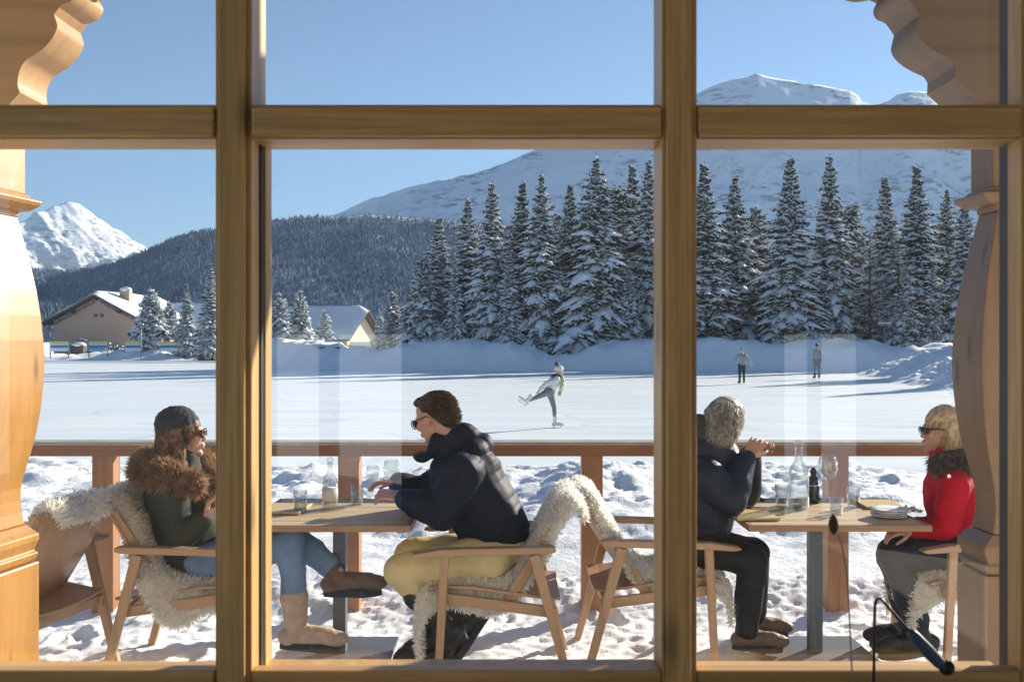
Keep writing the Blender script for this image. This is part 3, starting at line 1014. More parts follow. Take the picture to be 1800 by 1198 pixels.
for pi, px, py, Y, w, lb in [
 (6, 266, 508, 112, .62, 'bushy snow covered pine at the corner of the gabled house'),
 (6, 298, 530, 114, .55, 'low pine hugging the bushy one beside the gabled house'),
 (1, 328, 498, 110, .95, 'pointed little spruce right of the pine by the gabled house'),
 (1, 370, 462, 106, 1.0, 'taller spruce cut off by the left mullion'),
 (6, 492, 515, 104, .5, 'pale pine just right of the left mullion'),
 (6, 527, 511, 106, .48, 'pine with a round ball of snow on its tip left of the low house'),
 (6, 570, 545, 104, .5, 'smallest pine in front of the low roof'),
 (4, 690, 511, 92, .8, 'sunlit short pine standing apart from the dark belt of spruces'),
 (0, 720, 498, 90, 1.0, 'pointed short spruce where the dark belt begins'),
 (6, 668, 548, 96, .4, 'lowest bush like conifer right of the low beige house')]:
    place_tree(pi, px, py, Y, lb, w, G2)
# a rank of spruces out of the photo to the right: they throw the long shadows over the ice
for i, (x, y, h) in enumerate([(44, 76, 17), (47, 70, 18), (50, 80, 19), (54, 70, 18), (58, 66, 17), (62, 78, 19), (67, 62, 18), (73, 70, 19), (80, 58, 17)]):
    o = copy_tree(protos[i % 4][0]); s = h/protos[i % 4][1]
    o.location = (x, y, -.4); o.scale = (s, s, s); o.rotation_euler.z = i*1.3
    o['label'] = 'tall spruce of the belt running on beyond the right hand porch post'; o['group'] = 'spruces beyond the right post'

# ================================================================== HOUSES
M['wallbeige'] = plain('beige_render', (.50, .36, .27), .85, .06, .5)
M['wallpale'] = plain('pale_render', (.62, .50, .38), .85, .06, .5)
M['darkwood'] = plain('dark_fascia_wood', (.10, .075, .07), .8, .15, 2)
M['roofsnow'] = snow_mat('roof_snow', (.86, .88, .91), .8, .3, .1)
M['glassdark'] = plain('dark_window', (.05, .06, .08), .2, .1)
def house(name, label, c, rz, W, L, hw, hr, wall, over=1.0, thick=.45, chim=None, wins=(), dfront=.25):
    """gable end faces -y; ridge runs along +y"""
    t = thing(name, label, 'house', c, rz)
    mb = MB(); mb.prism([(-W/2, 0), (W/2, 0), (W/2, hw), (0, hr), (-W/2, hw)], L)
    mb.build('wall', wall, t)
    sl = (hr-hw)/(W/2); ex = W/2+over
    z_e = hw-sl*over
    def slab(lo, hi, y0, y1, grow=0):
        mb = MB()
        for s in (-1, 1):
            a = [(0, y0, hr+lo), (s*(ex+grow), y0, z_e+lo-grow*sl), (s*(ex+grow), y0, z_e+hi-grow*sl), (0, y0, hr+hi)]
            b = [(x, y1, z) for x, y, z in a]
            mb.hexa(a, b)
        return mb
    r = slab(.02, .30, -over*.9, L+over*.9).build('roof', M['darkwood'], t, bevel=.02)
    # lumpy eased snow lying on the roof
    vs = []; nu, nvv = 26, 14
    for i in range(nu):
        s = -1+2*i/(nu-1)
        for j in range(nvv):
            y = -over-.05+(L+2*over+.1)*j/(nvv-1)
            x = s*(ex+.12); e = min((1-abs(s))*8, 1)*min(min(j, nvv-1-j)*1.2+.0, 1)
            z = hr-abs(x)*sl+.305+thick*max(e, .0)**.5*(1+.15*fbm(x, y, 3, 3, .5))+.10*max(0, .3-abs(s))
            vs.append((x, y, z))
    link('roof_snow', from_np('s', vs, grid_faces(nu, nvv)), M['roofsnow'], t)
    if chim:
        for cx, cy, cw, ch in chim:
            zb0 = hr-abs(cx)*sl
            ck = MB().box(cx-cw/2, cx+cw/2, cy, cy+.9, zb0, zb0+ch).build('chimney', wall, t, bevel=.03)
            MB().ell((cx, cy+.45, zb0+ch+.1), (cw*.62, .6, .38), n=10, m=6).build('snow_cap', M['roofsnow'], ck, smooth=True)
    for wx, wz, ww, wh in wins:
        f = MB().box(wx-ww/2-.08, wx+ww/2+.08, -.06, .02, wz-.08, wz+wh+.08).build('window', M['wallpale'], t)
        MB().box(wx-ww/2, wx-.03, -.09, -.062, wz, wz+wh).box(wx+.03, wx+ww/2, -.09, -.062, wz, wz+wh).build('pane', M['glassdark'], f)
    return t
g0 = P(172, 617, 124)
house('gabled_house', 'beige gabled house with a snowy roof and chimney at the edge of the rink', (g0.x, 124, -.5), R(-6), 11.6, 16, 4.6, 7.6, M['wallbeige'], 1.0, .6,
      chim=[(2.1, 2.6, 1.3, 2.0)], wins=[(-.25, 5.05, .5, .42), (.6, 5.0, .5, .5)])
# brackets of the eaves and stone-like band under the gable
h0 = bpy.data.objects['gabled_house']
for s in (-1, 1):
    mb = MB()
    for k in range(16):
        x = s*(.5+k*.34); z = 7.45-abs(x)*.517
        mb.box(x-.14, x+.14, -.12, .02, z-.42-.05*(k % 2), z-.12)
    mb.build('eaves_band', plain('mottled_stone', (.26, .21, .18), .9, .5, 4), h0)
    MB().box(s*3.0-.15, s*3.0+.15, -.85, .1, 5.55, 5.85).build('purlin', M['darkwood'], h0)
MB().box(-.15, .15, -.85, .1, 7.15, 7.42).build('purlin', M['darkwood'], h0)
g0 = P(300, 600, 138)
house('long_house', 'long low roof under snow showing behind the pines left of the mullion', (g0.x-9, 136, -.3), R(90), 8, 16, 3.6, 6.5, M['wallbeige'], .8, .45).location = (g0.x+9.5, 138, -.3)
g0 = P(636, 600, 118)
hb = house('low_house', 'low beige house with thick roof snow and a steep lit gable', (g0.x, 118, -.4), R(72), 7.6, 13, 2.6, 5.3, M['wallpale'], .9, .7, wins=[(0, .9, .9, 1.0)])
g0 = P(648, 597, 112)
t = thing('garage', 'flat snow capped garage beside the low beige house', 'garage', (g0.x, 112, -.4))
MB().box(-1.9, 1.9, 0, 4, 0, 1.5).build('wall', M['wallpale'], t)
MB().box(-2.1, 2.1, -.2, 4.2, 1.505, 1.9).build('roof_snow', M['roofsnow'], t, bevel=.12)
MB().box(-1.4, -.1, -.03, -.002, .1, 1.2).build('door', M['darkwood'], t)
# dark hut under the spruces, pale house glimpsed under the boughs
g0 = P(975, 606, 86)
t = thing('wooden_hut', 'dark brown wooden hut under the spruces behind the dip in the bank', 'hut', (g0.x, 86, -.4))
MB().box(-4.5, 4.5, 0, 4, 0, 3.0).build('wall', plain('brown_boards', (.06, .035, .03), .8, .3, 3), t)
MB().box(-5, 5, -.6, 4.6, 3.005, 3.3).build('roof', M['darkwood'], t, bevel=.05)
MB().box(-5, 5, -.6, 4.6, 3.305, 3.55).build('roof_snow', M['roofsnow'], t, bevel=.1)
g0 = P(1362, 600, 96)
t = thing('pale_house', 'pale house front glimpsed beneath the spruce boughs', 'house', (g0.x, 96, -.4))
MB().box(-3.4, 2.4, 0, 5, 0, 3.2).build('wall', plain('cream_house_wall', (.75, .62, .42), .8, .05, 1), t)
MB().box(-3.8, 2.8, -.5, 5.5, 3.205, 3.7).build('roof', M['darkwood'], t, bevel=.05)
for k in range(3):
    f = MB().box(-2.2+k*1.3, -1.4+k*1.3, -.04, -.002, .9, 2.1).build('window', M['glassdark'], t)
# shrub and bin by the gabled house
def shrub(px, py, Y, r, label, sn=True):
    rnd = random.Random(int(px))
    c = P(px, py, Y)
    t = thing('bare_shrub', label, 'shrub', (c.x, Y, -.4), 0, 'leafless shrubs before the gabled house')
    mb = MB(); sb = MB()
    for i in range(160):
        a = rnd.uniform(0, 6.28); e = rnd.uniform(.25, 1.4); L = r*rnd.uniform(.7, 1.25)
        d = Vector((math.cos(a)*math.cos(e), math.sin(a)*math.cos(e), math.sin(e)))
        mb.tube([(0, 0, 0), d*L*.5, d*L+Vector((0, 0, .1))], [.03, .025, .012], 3, cap=False)
        if rnd.random() < .35: sb.ell(d*L, (.14, .14, .09), n=5, m=3)
    two_mats('twigs', mb, sb, plain('dark_twigs', (.07, .05, .05), .9, .2), t)
shrub(146, 605, 119, 1.9, 'dark leafless shrub in front of the gabled house wall')
shrub(200, 610, 119, 1.5, 'smaller leafless shrub nearer the pines at the gabled house')
c0 = P(135, 600, 116)
t = thing('snowed_kiosk', 'dark cabinet capped with snow between two banners', 'cabinet', (c0.x, 116, -.45))
MB().box(-.75, .75, 0, 1.2, 0, 1.55).build('cabinet_body', M['darkwood'], t, bevel=.05)
MB().ell((0, .6, 1.6), (.85, .75, .32), n=12, m=6).build('snow_cap', M['roofsnow'], t, smooth=True)

# ---- advertising banners on the rink fence
M['b_yel'] = plain('banner_yellow', (.80, .66, .10), .6, .04); M['b_blue'] = plain('banner_blue', (.07, .26, .58), .6, .05)
M['b_white'] = plain('banner_white', (.80, .82, .84), .6, .04); M['b_teal'] = plain('banner_teal', (.25, .50, .62), .6, .05)
for i, (x0, x1, lb) in enumerate([(88, 120, 'blue and yellow banner left of the snow capped cabinet'), (156, 189, 'blue and yellow banner right of the snow capped cabinet'), (219, 249, 'pale banner with a yellow top below the bushy pine'), (281, 316, 'outermost banner with a blue band, below the pointed spruce')]):
    a, b = P(x0, 600, 109), P(x1, 617, 109)
    t = thing('banner', lb, 'banner', ((a.x+b.x)/2, 109, b.z), 0, 'banners along the far edge of the rink')
    w = b.x-a.x; h = a.z-b.z
    MB().box(-w/2, w/2, 0, .04, 0, h).build('panel', M['b_white'], t)
    MB().box(-w/2+.05, w/2-.05, -.02, -.002, h*.74, h*.95).build('yellow_stripe', M['b_yel'], t)
    MB().box(-w/2+.05, w/2-.05, -.02, -.002, h*.34, h*.62).build('blue_stripe', M['b_blue'], t)
    if i == 1: MB().box(-w/2+.05, w/2-.3, -.02, -.002, h*.08, h*.33).build('blue_stripe', M['b_teal'], t)
    for s in (-1, 1): MB().box(s*w/2-.04, s*w/2+.04, .045, .12, -.8, h+.02).build('post', M['darkwood'], t)

# ---- lamps on the rink edge
M['lampgrey'] = plain('grey_lamp_metal', (.30, .32, .35), .5, .1, metal=.3)
def lamp(px, ptop, Y, label, hw=.55):
    c = P(px, ptop, Y)
    t = thing('street_lamp', label, 'street lamp', (c.x, Y, -.45), 0, 'slim lamps along the far bank')
    H = c.z+.45
    MB().tube([(0, 0, 0), (0, 0, H*.5), (0, 0, H)], [.07, .055, .045], 8).build('pole', M['lampgrey'], t, smooth=True)
    MB().box(-hw, hw, -.14, .14, H, H+.12).build('lamp_head', M['lampgrey'], t, bevel=.03)
    MB().box(-hw*.9, hw*.9, -.12, .12, H+.121, H+.21).build('snow_cap', M['treesnow'], t, bevel=.03)
lamp(831, 569, 76, 'slim street lamp under the spruces of the middle panes')
lamp(1555, 571, 75, 'slim street lamp near the sunlit mound')
lamp(248, 572, 108, 'thin street lamp beside the bushy pine', .3)
# ================================================================== TERRACE RAIL
rail = thing('terrace_railing', 'reddish wooden terrace railing between the tables and the snow heaps', 'railing', (0, 5.83, 0))
MB().box(-6.5, 6.0, 0, .10, .925, .990).build('handrail', M['rail'], rail, bevel=.004)
MB().box(-6.5, 6.0, -.02, .13, .9905, 1.010).build('rail_cap', M['railtop'], rail, bevel=.004)
for px in (-250, 181, 613, 1041, 1473, 1900):
    x = (px-CX)/F*5.85
    MB().box(x-.062, x+.062, .012, .125, -.15, .9245).build('post', M['rail_v'], rail, bevel=.004)

# ================================================================== FUR
def fur(me_src, n, L, w, seed, direc=None, curl=.5, lay=.5, jitter=.6, keep=None):
    """short tapering locks standing on a surface"""
    rnd = np.random.default_rng(seed)
    me_src.calc_loop_triangles()
    nt = len(me_src.loop_triangles)
    tri = np.empty(nt*3, np.int32); me_src.loop_triangles.foreach_get('vertices', tri); tri = tri.reshape(-1, 3)
    co = np.empty(len(me_src.vertices)*3, np.float32); me_src.vertices.foreach_get('co', co); co = co.reshape(-1, 3)
    nr = np.empty(len(me_src.vertices)*3, np.float32); me_src.vertices.foreach_get('normal', nr); nr = nr.reshape(-1, 3)
    A, B, C_ = co[tri[:, 0]], co[tri[:, 1]], co[tri[:, 2]]
    ar = np.linalg.norm(np.cross(B-A, C_-A), axis=1); ar /= ar.sum()
    pick = rnd.choice(nt, n, p=ar)
    u = rnd.random((n, 1)); v = rnd.random((n, 1)); f = u+v > 1; u = np.where(f, 1-u, u); v = np.where(f, 1-v, v)
    p = A[pick]+(B-A)[pick]*u+(C_-A)[pick]*v
    q = nr[tri[pick, 0]]
    if keep is not None:
        m = keep(p, q); p = p[m]; q = q[m]; n = len(p)
    g = np.array([mn.noise_vector(Vector(x)*9) for x in p.tolist()], np.float32)
    flow = np.array([0, 0, -1.0]) if direc is None else (np.asarray(direc(p), np.float32) if callable(direc) else np.asarray(direc, np.float32))
    d1 = q*(1-lay)+flow*lay+g*curl+rnd.normal(0, jitter*.35, (n, 3))
    d1 /= np.linalg.norm(d1, axis=1, keepdims=True)
    d2 = d1+flow*lay*.8+rnd.normal(0, jitter*.4, (n, 3)); d2 /= np.linalg.norm(d2, axis=1, keepdims=True)
    ll = L*rnd.uniform(.6, 1.25, (n, 1))
    sd = np.cross(d1, rnd.normal(0, 1, (n, 3))); sd /= np.linalg.norm(sd, axis=1, keepdims=True)+1e-9
    p0 = p-q*.004; p1 = p+d1*ll*.5; p2 = p1+d2*ll*.5
    V = np.empty((n, 5, 3), np.float32)
    V[:, 0] = p0-sd*w; V[:, 1] = p0+sd*w; V[:, 2] = p1+sd*w*.8; V[:, 3] = p1-sd*w*.8; V[:, 4] = p2
    base = (np.arange(n)*5)[:, None]
    F1 = np.concatenate([base+np.array([[0, 1, 2]]), base+np.array([[0, 2, 3]]), base+np.array([[3, 2, 4]])], 0)
    return V.reshape(-1, 3), F1

def join_np(parts):
    Vs, Fs, b = [], [], 0
    for V, Fc in parts:
        Vs.append(V); Fs.append(np.asarray(Fc)+b); b += len(V)
    return np.concatenate(Vs), np.concatenate(Fs)

def furred(name, mat, parent, me_src, *a, **k):
    """base surface and its hairs as ONE mesh"""
    V, Fc = fur(me_src, *a, **k)
    me_src.calc_loop_triangles()
    co = np.empty(len(me_src.vertices)*3, np.float32); me_src.vertices.foreach_get('co', co)
    tri = np.empty(len(me_src.loop_triangles)*3, np.int32); me_src.loop_triangles.foreach_get('vertices', tri)
    V, Fc = join_np([(co.reshape(-1, 3), tri.reshape(-1, 3)), (V, Fc)])
    o = link(name, from_np(name, V, Fc, True), mat, parent)
    return o

def fur_mat(name, c0, c1, scale=14, rough=.8, trans=.35):
    t = NT(name)
    n = t.noise(scale, 5, .6)
    t.base(t.ramp(n, [(.32, c0), (.66, c1)]))
    t.set(rough=rough, spec=.2)
    if trans:
        tl = t.node('ShaderNodeBsdfTranslucent'); mx = t.node('ShaderNodeMixShader'); mx.inputs[0].default_value = trans
        t.ln(t.b.inputs['Base Color'].links[0].from_socket, tl.inputs[0])
        t.ln(t.b.outputs[0], mx.inputs[1]); t.ln(tl.outputs[0], mx.inputs[2]); t.ln(mx.outputs[0], t.out.inputs[0])
    return t.m
M['fleece'] = fur_mat('cream_sheepskin', (.93, .89, .80), (.98, .97, .93), trans=.45)
M['coyote'] = fur_mat('tawny_fur_trim', (.16, .09, .05), (.55, .36, .20), 22)
M['hair_b'] = fur_mat('brown_hair', (.10, .058, .034), (.40, .25, .145), 40, .45)
M['hair_s'] = fur_mat('short_brown_hair', (.035, .023, .015), (.17, .105, .06), 35, .45)
M['hair_g'] = fur_mat('silver_hair', (.26, .23, .20), (.90, .85, .75), 45, .5)
M['hair_y'] = fur_mat('blonde_hair', (.55, .39, .21), (.92, .76, .50), 45, .45)
M['fur_grey'] = fur_mat('dark_grey_fur_collar', (.025, .022, .022), (.30, .25, .22), 40)
M['skin'] = plain('skin', (.60, .36, .27), .5, .08, 12, sss=.0)
M['skin2'] = plain('tanned_skin', (.50, .27, .20), .5, .1, 12)

# ================================================================== CHAIRS
M['chair'] = wood('oiled_oak', (.50, .31, .18), 'x', 18, .25, .45, coat=.1)
M['chair_v'] = wood('oiled_oak_upright', (.52, .32, .18), 'z', 18, .25, .45, coat=.1)
def make_chair(label, x, y, rz):
    """faces local +X"""
    t = thing('armchair', label, 'chair', (x, y, 0), rz, 'low wooden armchairs on the terrace')
    for s in (-1, 1):
        Y = s*.32
        MB().bar((.18, Y, .612), (.215, Y, -.03), .034, .042, (1, 0, 0), .030, .034).build('leg', M['chair_v'], t, bevel=.006)
        MB().bar((-.235, Y, .612), (-.41, Y, -.03), .034, .050, (1, 0, 0), .030, .036).build('leg', M['chair_v'], t, bevel=.006)
        poly = [(.335, .608), (.325, .618), (.20, .640), (-.30, .652), (-.335, .648), (-.335, .628), (-.30, .620), (.20, .606), (.30, .600)]
        MB().prism(poly, .062, (0, Y-.031, 0)).build('armrest', M['chair'], t, bevel=.006)
        MB().bar((.205, s*.285, .405), (-.335, s*.285, .335), .026, .050).build('side_rail', M['chair'], t, bevel=.004)
        MB().bar((-.09, s*.245, .345), (-.405, s*.245, .835), .022, .045, (1, 0, 0)).build('back_upright', M['chair_v'], t, bevel=.004)
    MB().bar((.19, -.27, .395), (.19, .27, .395), .028, .045).build('front_rail', M['chair'], t, bevel=.004)
    MB().bar((-.31, -.27, .335), (-.31, .27, .335), .028, .045).build('rear_rail', M['chair'], t, bevel=.004)
    # bent plywood seat and backrest
    def ply(path, hw, th, curve):
        nu, nvv = 13, len(path); V = []
        for i in range(nu):
            v = -1+2*i/(nu-1)
            for (a, b) in path: V.append((a, v*hw, b+curve*v*v))
        n0 = len(V)
        V += [(a, b, c-th) for a, b, c in V]
        Fc = grid_faces(nu, nvv).tolist(); Fc += [[q+n0 for q in reversed(f)] for f in Fc]
        for i in range(nu-1):
            a = i*nvv; Fc.append([a+nvv, a, a+n0, a+nvv+n0]); a = i*nvv+nvv-1; Fc.append([a, a+nvv, a+nvv+n0, a+n0])
        for j in range(nvv-1):
            Fc.append([j, j+1, j+1+n0, j+n0]); a = (nu-1)*nvv+j; Fc.append([a+1, a, a+n0, a+1+n0])
        mb = MB(); mb.add(V, Fc); return mb
    ply([(.26, .425), (.2, .437), (.05, .43), (-.12, .405), (-.30, .382), (-.36, .38)], .27, .014, .022).build('seat', M['chair'], t, smooth=False, bevel=.002)
    bk = []
    for i in range(10):
        f = i/9; bk.append((-.105-.30*f-.02*math.sin(f*3.14), .385+.46*f))
    mb = MB(); V = []; nu = 13
    for k in range(2):
        for i in range(nu):
            v = -1+2*i/(nu-1)
            for a, b in bk:
                V.append((a-.045*(1-v*v)+k*(-.014), v*.265, b))
    n0 = nu*10; g = grid_faces(nu, 10).tolist(); Fc = g+[[q+n0 for q in reversed(f)] for f in g]
    for i in range(nu-1):
        a = i*10; Fc.append([a+10, a, a+n0, a+10+n0]); a = i*10+9; Fc.append([a, a+10, a+10+n0, a+n0])
    for j in range(9):
        Fc.append([j, j+1, j+1+n0, j+n0]); a = (nu-1)*10+j; Fc.append([a+1, a, a+n0, a+1+n0])
    mb.add(V, Fc); mb.build('backrest', M['chair_v'], t, bevel=.002)
    return t

def sheepskin(label, x, y, rz, path, hw, seed, n=20000, droop=.10, L=.030):
    """path: (x, z) in chair space from behind the back over seat to the front flap"""
    t = thing('sheepskin', label, 'sheepskin', (x, y, 0), rz, 'sheepskins spread over the armchairs')
    pp = []
    for i in range(len(path)-1):
        for k in range(6):
            f = k/6; a, b = path[i], path[i+1]
            pp.append(((a[0]+(b[0]-a[0])*f), a[1]+(b[1]-a[1])*f))
    pp.append(path[-1])
    for _ in range(3): pp = [pp[0]]+[((pp[i-1][0]+2*pp[i][0]+pp[i+1][0])/4, (pp[i-1][1]+2*pp[i][1]+pp[i+1][1])/4) for i in range(1, len(pp)-1)]+[pp[-1]]
    nu = 25; nvv = len(pp); V = []
    for i in range(nu):
        v = -1+2*i/(nu-1)
        for j, (a, b) in enumerate(pp):
            f = j/(nvv-1)
            w = hw*(.80+.25*math.sin(f*7+seed)*.4+.16*mn.noise(Vector((f*4, seed+.5, np.sign(v)))))*(math.sin(math.pi*min(1, max(0, f*.9+.05)))**.22)
            e = max(0, abs(v)-.7)/.3*(.45+.55*min(1, f*2.2))
            V.append((a, v*w, b-droop*e*e*(.6+.6*mn.noise(Vector((f*5, v, seed))))+.008*mn.noise(Vector((f*14, v*5, seed)))))
    # thickness
    me = from_np('s', V, grid_faces(nu, nvv))
    nr = np.empty(len(V)*3, np.float32); me.vertices.foreach_get('normal', nr); nr = nr.reshape(-1, 3)
    V = np.array(V, np.float32); n0 = len(V)
    V2 = V+nr*.010*np.sign(nr[:, 2:3].mean()+1e-6)
    Fc = grid_faces(nu, nvv); 
    bnd = []
    for i in range(nu-1):
        a = i*nvv; bnd.append([a+nvv, a, a+n0, a+nvv+n0]); a = i*nvv+nvv-1; bnd.append([a, a+nvv, a+nvv+n0, a+n0])
    for j in range(nvv-1):
        bnd.append([j, j+1, j+1+n0, j+n0]); a = (nu-1)*nvv+j; bnd.append([a+1, a, a+n0, a+1+n0])
    allF = np.concatenate([Fc[:, ::-1], Fc+n0, np.array(bnd)], 0)
    me = from_np('s', np.concatenate([V, V2]), allF)
    bm = bmesh.new(); bm.from_mesh(me); bmesh.ops.recalc_face_normals(bm, faces=bm.faces); bm.to_mesh(me); bm.free()
    furred('fleece', M['fleece'], t, me, n, L, .0040, seed, None, 1.0, .10, .9)
    return t

def cx(px, Y): return (px-CX)/F*Y
CH = [(cx(330, 4.6), 4.93, 0.0), (cx(850, 4.6), 4.93, math.pi), (cx(1180, 4.75), 5.08, 0.0), (cx(1742, 4.7), 5.02, math.pi), (cx(-8, 4.62), 4.66, math.pi-R(14))]
make_chair('oak armchair carrying the woman in the olive parka', *CH[0])
make_chair('oak armchair under the man in the navy jacket', *CH[1])
make_chair('oak armchair of the grey haired man', *CH[2])
make_chair('oak armchair of the woman in red, mostly behind the post', *CH[3])
make_chair('empty oak armchair by the sunlit post, its back towards the window', *CH[4])
full = [(-.475, .77), (-.46, .82), (-.42, .875), (-.36, .85), (-.27, .68), (-.17, .50), (-.06, .455), (.10, .465), (.24, .455), (.30, .41), (.31, .30), (.29, .20)]
sheepskin('sheepskin under the woman in the olive parka', *CH[0], [(-.52, .76), (-.47, .84), (-.42, .885), (-.35, .85), (-.26, .68), (-.17, .50), (-.05, .455), (.10, .45), (.22, .44)], .35, 3, droop=.26)
sheepskin('sheepskin under the man in navy, one flap hanging down in front', *CH[1], full, .36, 7, n=26000, droop=.24, L=.024)
sheepskin('sheepskin behind and beneath the grey haired man', *CH[2], full[:-1], .31, 12, droop=.16, L=.024)
sheepskin('sheepskin on the chair of the woman in red, bulging past the post', *CH[3], full[:-1], .33, 17, droop=.2)
sheepskin('sheepskin thrown over the back of the empty chair', *CH[4], [(-.49, .80), (-.475, .85), (-.42, .885), (-.36, .85), (-.30, .74), (-.24, .62)], .28, 21, n=9000, droop=.03)

# ================================================================== TABLES
M['tabletop'] = wood('pale_larch_planks', (.62, .46, .28), 'x', 12, .25, .5)
M['tableedge'] = wood('table_edge_wood', (.36, .20, .10), 'x', 12, .25, .5)
M['steel'] = plain('grey_powder_coated_steel', (.11, .12, .14), .5, .1, 6, metal=.2)
def table(label, x, y, W=.80, D=.80, mat='steel'):
    t = thing('terrace_table', label, 'table', (x, y, 0), 0, 'square terrace tables')
    mb = MB(); n = 6
    for k in range(n):
        a = -D/2+D*k/n; mb.box(-W/2+.022, W/2-.022, a+.003+(.018 if k == 0 else 0), a+D/n-.003-(.018 if k == n-1 else 0), .714, .736)
    mb.build('tabletop', M['tabletop'], t, bevel=.002)
    mb = MB().box(-W/2, W/2, -D/2, -D/2+.02, .708, .738).box(-W/2, W/2, D/2-.02, D/2, .708, .738).box(-W/2, -W/2+.02, -D/2+.0205, D/2-.0205, .708, .738).box(W/2-.02, W/2, -D/2+.0205, D/2-.0205, .708, .738)
    mb.build('table_edge', M['tableedge'], t, bevel=.002)
    MB().box(-.032, .032, -.032, .032, .03, .690).build('leg', M['steel'], t, bevel=.003)
    MB().box(-.26, .26, -.03, .03, .6905, .711).box(-.03, .03, -.26, -.031, .6905, .711).box(-.03, .03, .031, .26, .6905, .711).build('top_plate', M['steel'], t, bevel=.002)
    MB().box(-.27, .27, -.25, .25, .012, .0295).build('base_plate', M['steel'], t, bevel=.004)
    return t
T1 = (cx(598, 5.05), 5.05); T2 = (cx(1432, 5.06), 5.06)
table('plank table with a steel leg between the parka woman and the man in navy', *T1)
table('plank table with a steel leg between the grey haired man and the woman in red', *T2, W=.86)

M['clear'] = thin_glass('clear_glass', (.94, .96, .96))
def clear2(name, c, ior=1.5): return thin_glass(name, c, .5)
M['darkglass'] = clear2('smoky_glass', (.10, .11, .13))
M['water'] = clear2('water_in_glass', (.93, .96, .97), 1.33)
M['steelshine'] = plain('brushed_steel', (.6, .6, .62), .25, .05, 10, metal=1)
M['white'] = plain('white_porcelain', (.78, .78, .78), .25, .04, 10)
M['linen'] = plain('white_paper_label', (.75, .76, .74), .8, .05, 30)
M['slate'] = plain('dark_menu_cover', (.045, .04, .04), .6, .2, 10)
TZ = .7395
def at(px, py, Y): return P(px, py, Y)
def tpos(px, py):
    """point of the table-top plane seen at this pixel"""
    Y = (EYE-TZ)*F/(py-CY); return ((px-CX)/F*Y, Y, TZ)
def on_table(name, label, cat, px, py, group=None): return thing(name, label, cat, tpos(px, py), 0, group)
def wine_glass(px, py, label, h=.21, r=.042):
    t = on_table('wine_glass', label, 'glass', px, py, 'stemmed glasses on the terrace tables')
    mb = MB().lathe([(.036, 0), (.036, .003), (.006, .008), (.004, .02), (.004, h*.45), (.012, h*.48), (r*.8, h*.58), (r, h*.72), (r*.93, h*.88), (r*.8, h), (r*.78, h), (r*.91, h*.88), (r*.97, h*.72), (r*.76, h*.59), (.01, h*.5)])
    mb.build('bowl', M['clear'], t, smooth=True)
    MB().lathe([(.008, h*.5), (r*.74, h*.59), (r*.95, h*.70), (r*.95, h*.705)], n=20).build('water', M['water'], t, smooth=True)
def tumbler(px, py, label, h=.10, r=.035):
    t = on_table('tumbler', label, 'glass', px, py, 'water tumblers on the terrace tables')
    MB().lathe([(r*.85, 0), (r, h), (r*.94, h), (r*.80, .012), (.001, .011)]).build('glass', M['clear'], t, smooth=True)
    MB().lathe([(r*.79, .013), (r*.90, h*.6), (.001, h*.601)], n=20).build('water', M['water'], t, smooth=True)
def bottle(px, py, label, h, r, mat='clear', stop=True, lab=True, cat='bottle', name='glass_bottle'):
    t = on_table(name, label, cat, px, py)
    MB().lathe([(r*.9, 0), (r, .01), (r, h*.52), (r*.85, h*.60), (r*.38, h*.70), (r*.34, h*.86), (r*.42, h*.87), (r*.42, h*.9), (r*.30, h*.9), (r*.28, h*.70), (r*.78, h*.58), (r*.93, h*.5), (r*.92, .014), (.001, .012)]).build('bottle_glass', M[mat], t, smooth=True)
    if lab: MB().lathe([(r*1.012, h*.14), (r*1.012, h*.40)], n=24).build('label', M['linen'], t, smooth=True)
    if stop: MB().lathe([(r*.26, h*.88), (r*.26, h*.91), (r*.42, h*.92), (r*.46, h*.96), (r*.3, h*1.0)], n=14).build('stopper', M['clear'], t, smooth=True)
    return t
bottle(580, 892, 'clear glass bottle with a pale label on the table by the man in navy', .26, .040)
wine_glass(688, 880, 'stemmed glass of water in front of the man in navy', .22, .045)
tumbler(628, 885, 'water tumbler near the right edge of the left table')
tumbler(528, 900, 'empty looking tumbler in front of the parka woman', .11)
wine_glass(655, 872, 'stemmed glass standing close to the far edge of the left table', .17, .038)
bottle(1404, 892, 'tall clear decanter with a square stopper on the right table', .35, .052, lab=False, cat='decanter', name='decanter')
t = on_table('pepper_mill', 'dark mill with a shiny collar beside the decanter', 'mill', 1430, 882)
MB().lathe([(.034, 0), (.034, .02), (.030, .05), (.033, .09), (.022, .115), (.022, .13)]).build('mill_body', M['darkglass'], t, smooth=True)
MB().lathe([(.023, .1305), (.024, .137), (.014, .14), (.018, .165), (.012, .18), (.004, .188)]).build('mill_head', M['slate'], t, smooth=True)
MB().lathe([(.0345, .088), (.0345, .096)]).build('collar', M['steelshine'], t, smooth=True)
wine_glass(1455, 880, 'big round stemmed glass right of the dark mill', .24, .052)
tumbler(1374, 888, 'water tumbler left of the decanter', .11)
tumbler(1500, 890, 'tumbler before the stack of plates')
tumbler(1470, 902, 'low tumbler at the front of the right table', .08)
def board(px, py, w, d, label, mat, rz=0, h=.012, name='placemat', cat='placemat'):
    t = on_table(name, label, cat, px, py); t.rotation_euler.z = rz
    MB().box(-w/2, w/2, -d/2, d/2, 0, h).build('sheet', mat, t, bevel=.003)
    return t
M['boardw'] = wood('light_wooden_board', (.66, .48, .24), 'x', 14, .25, .5)
board(1318, 905, .21, .30, 'pale wooden board in front of the grey haired man', M['boardw'], R(4))
board(1542, 886, .20, .28, 'pale wooden board in front of the woman in red', M['boardw'], R(-3))
board(1312, 877, .17, .12, 'dark leather menu lying at the far left corner of the right table', M['slate'], R(8), .01, 'menu', 'menu')
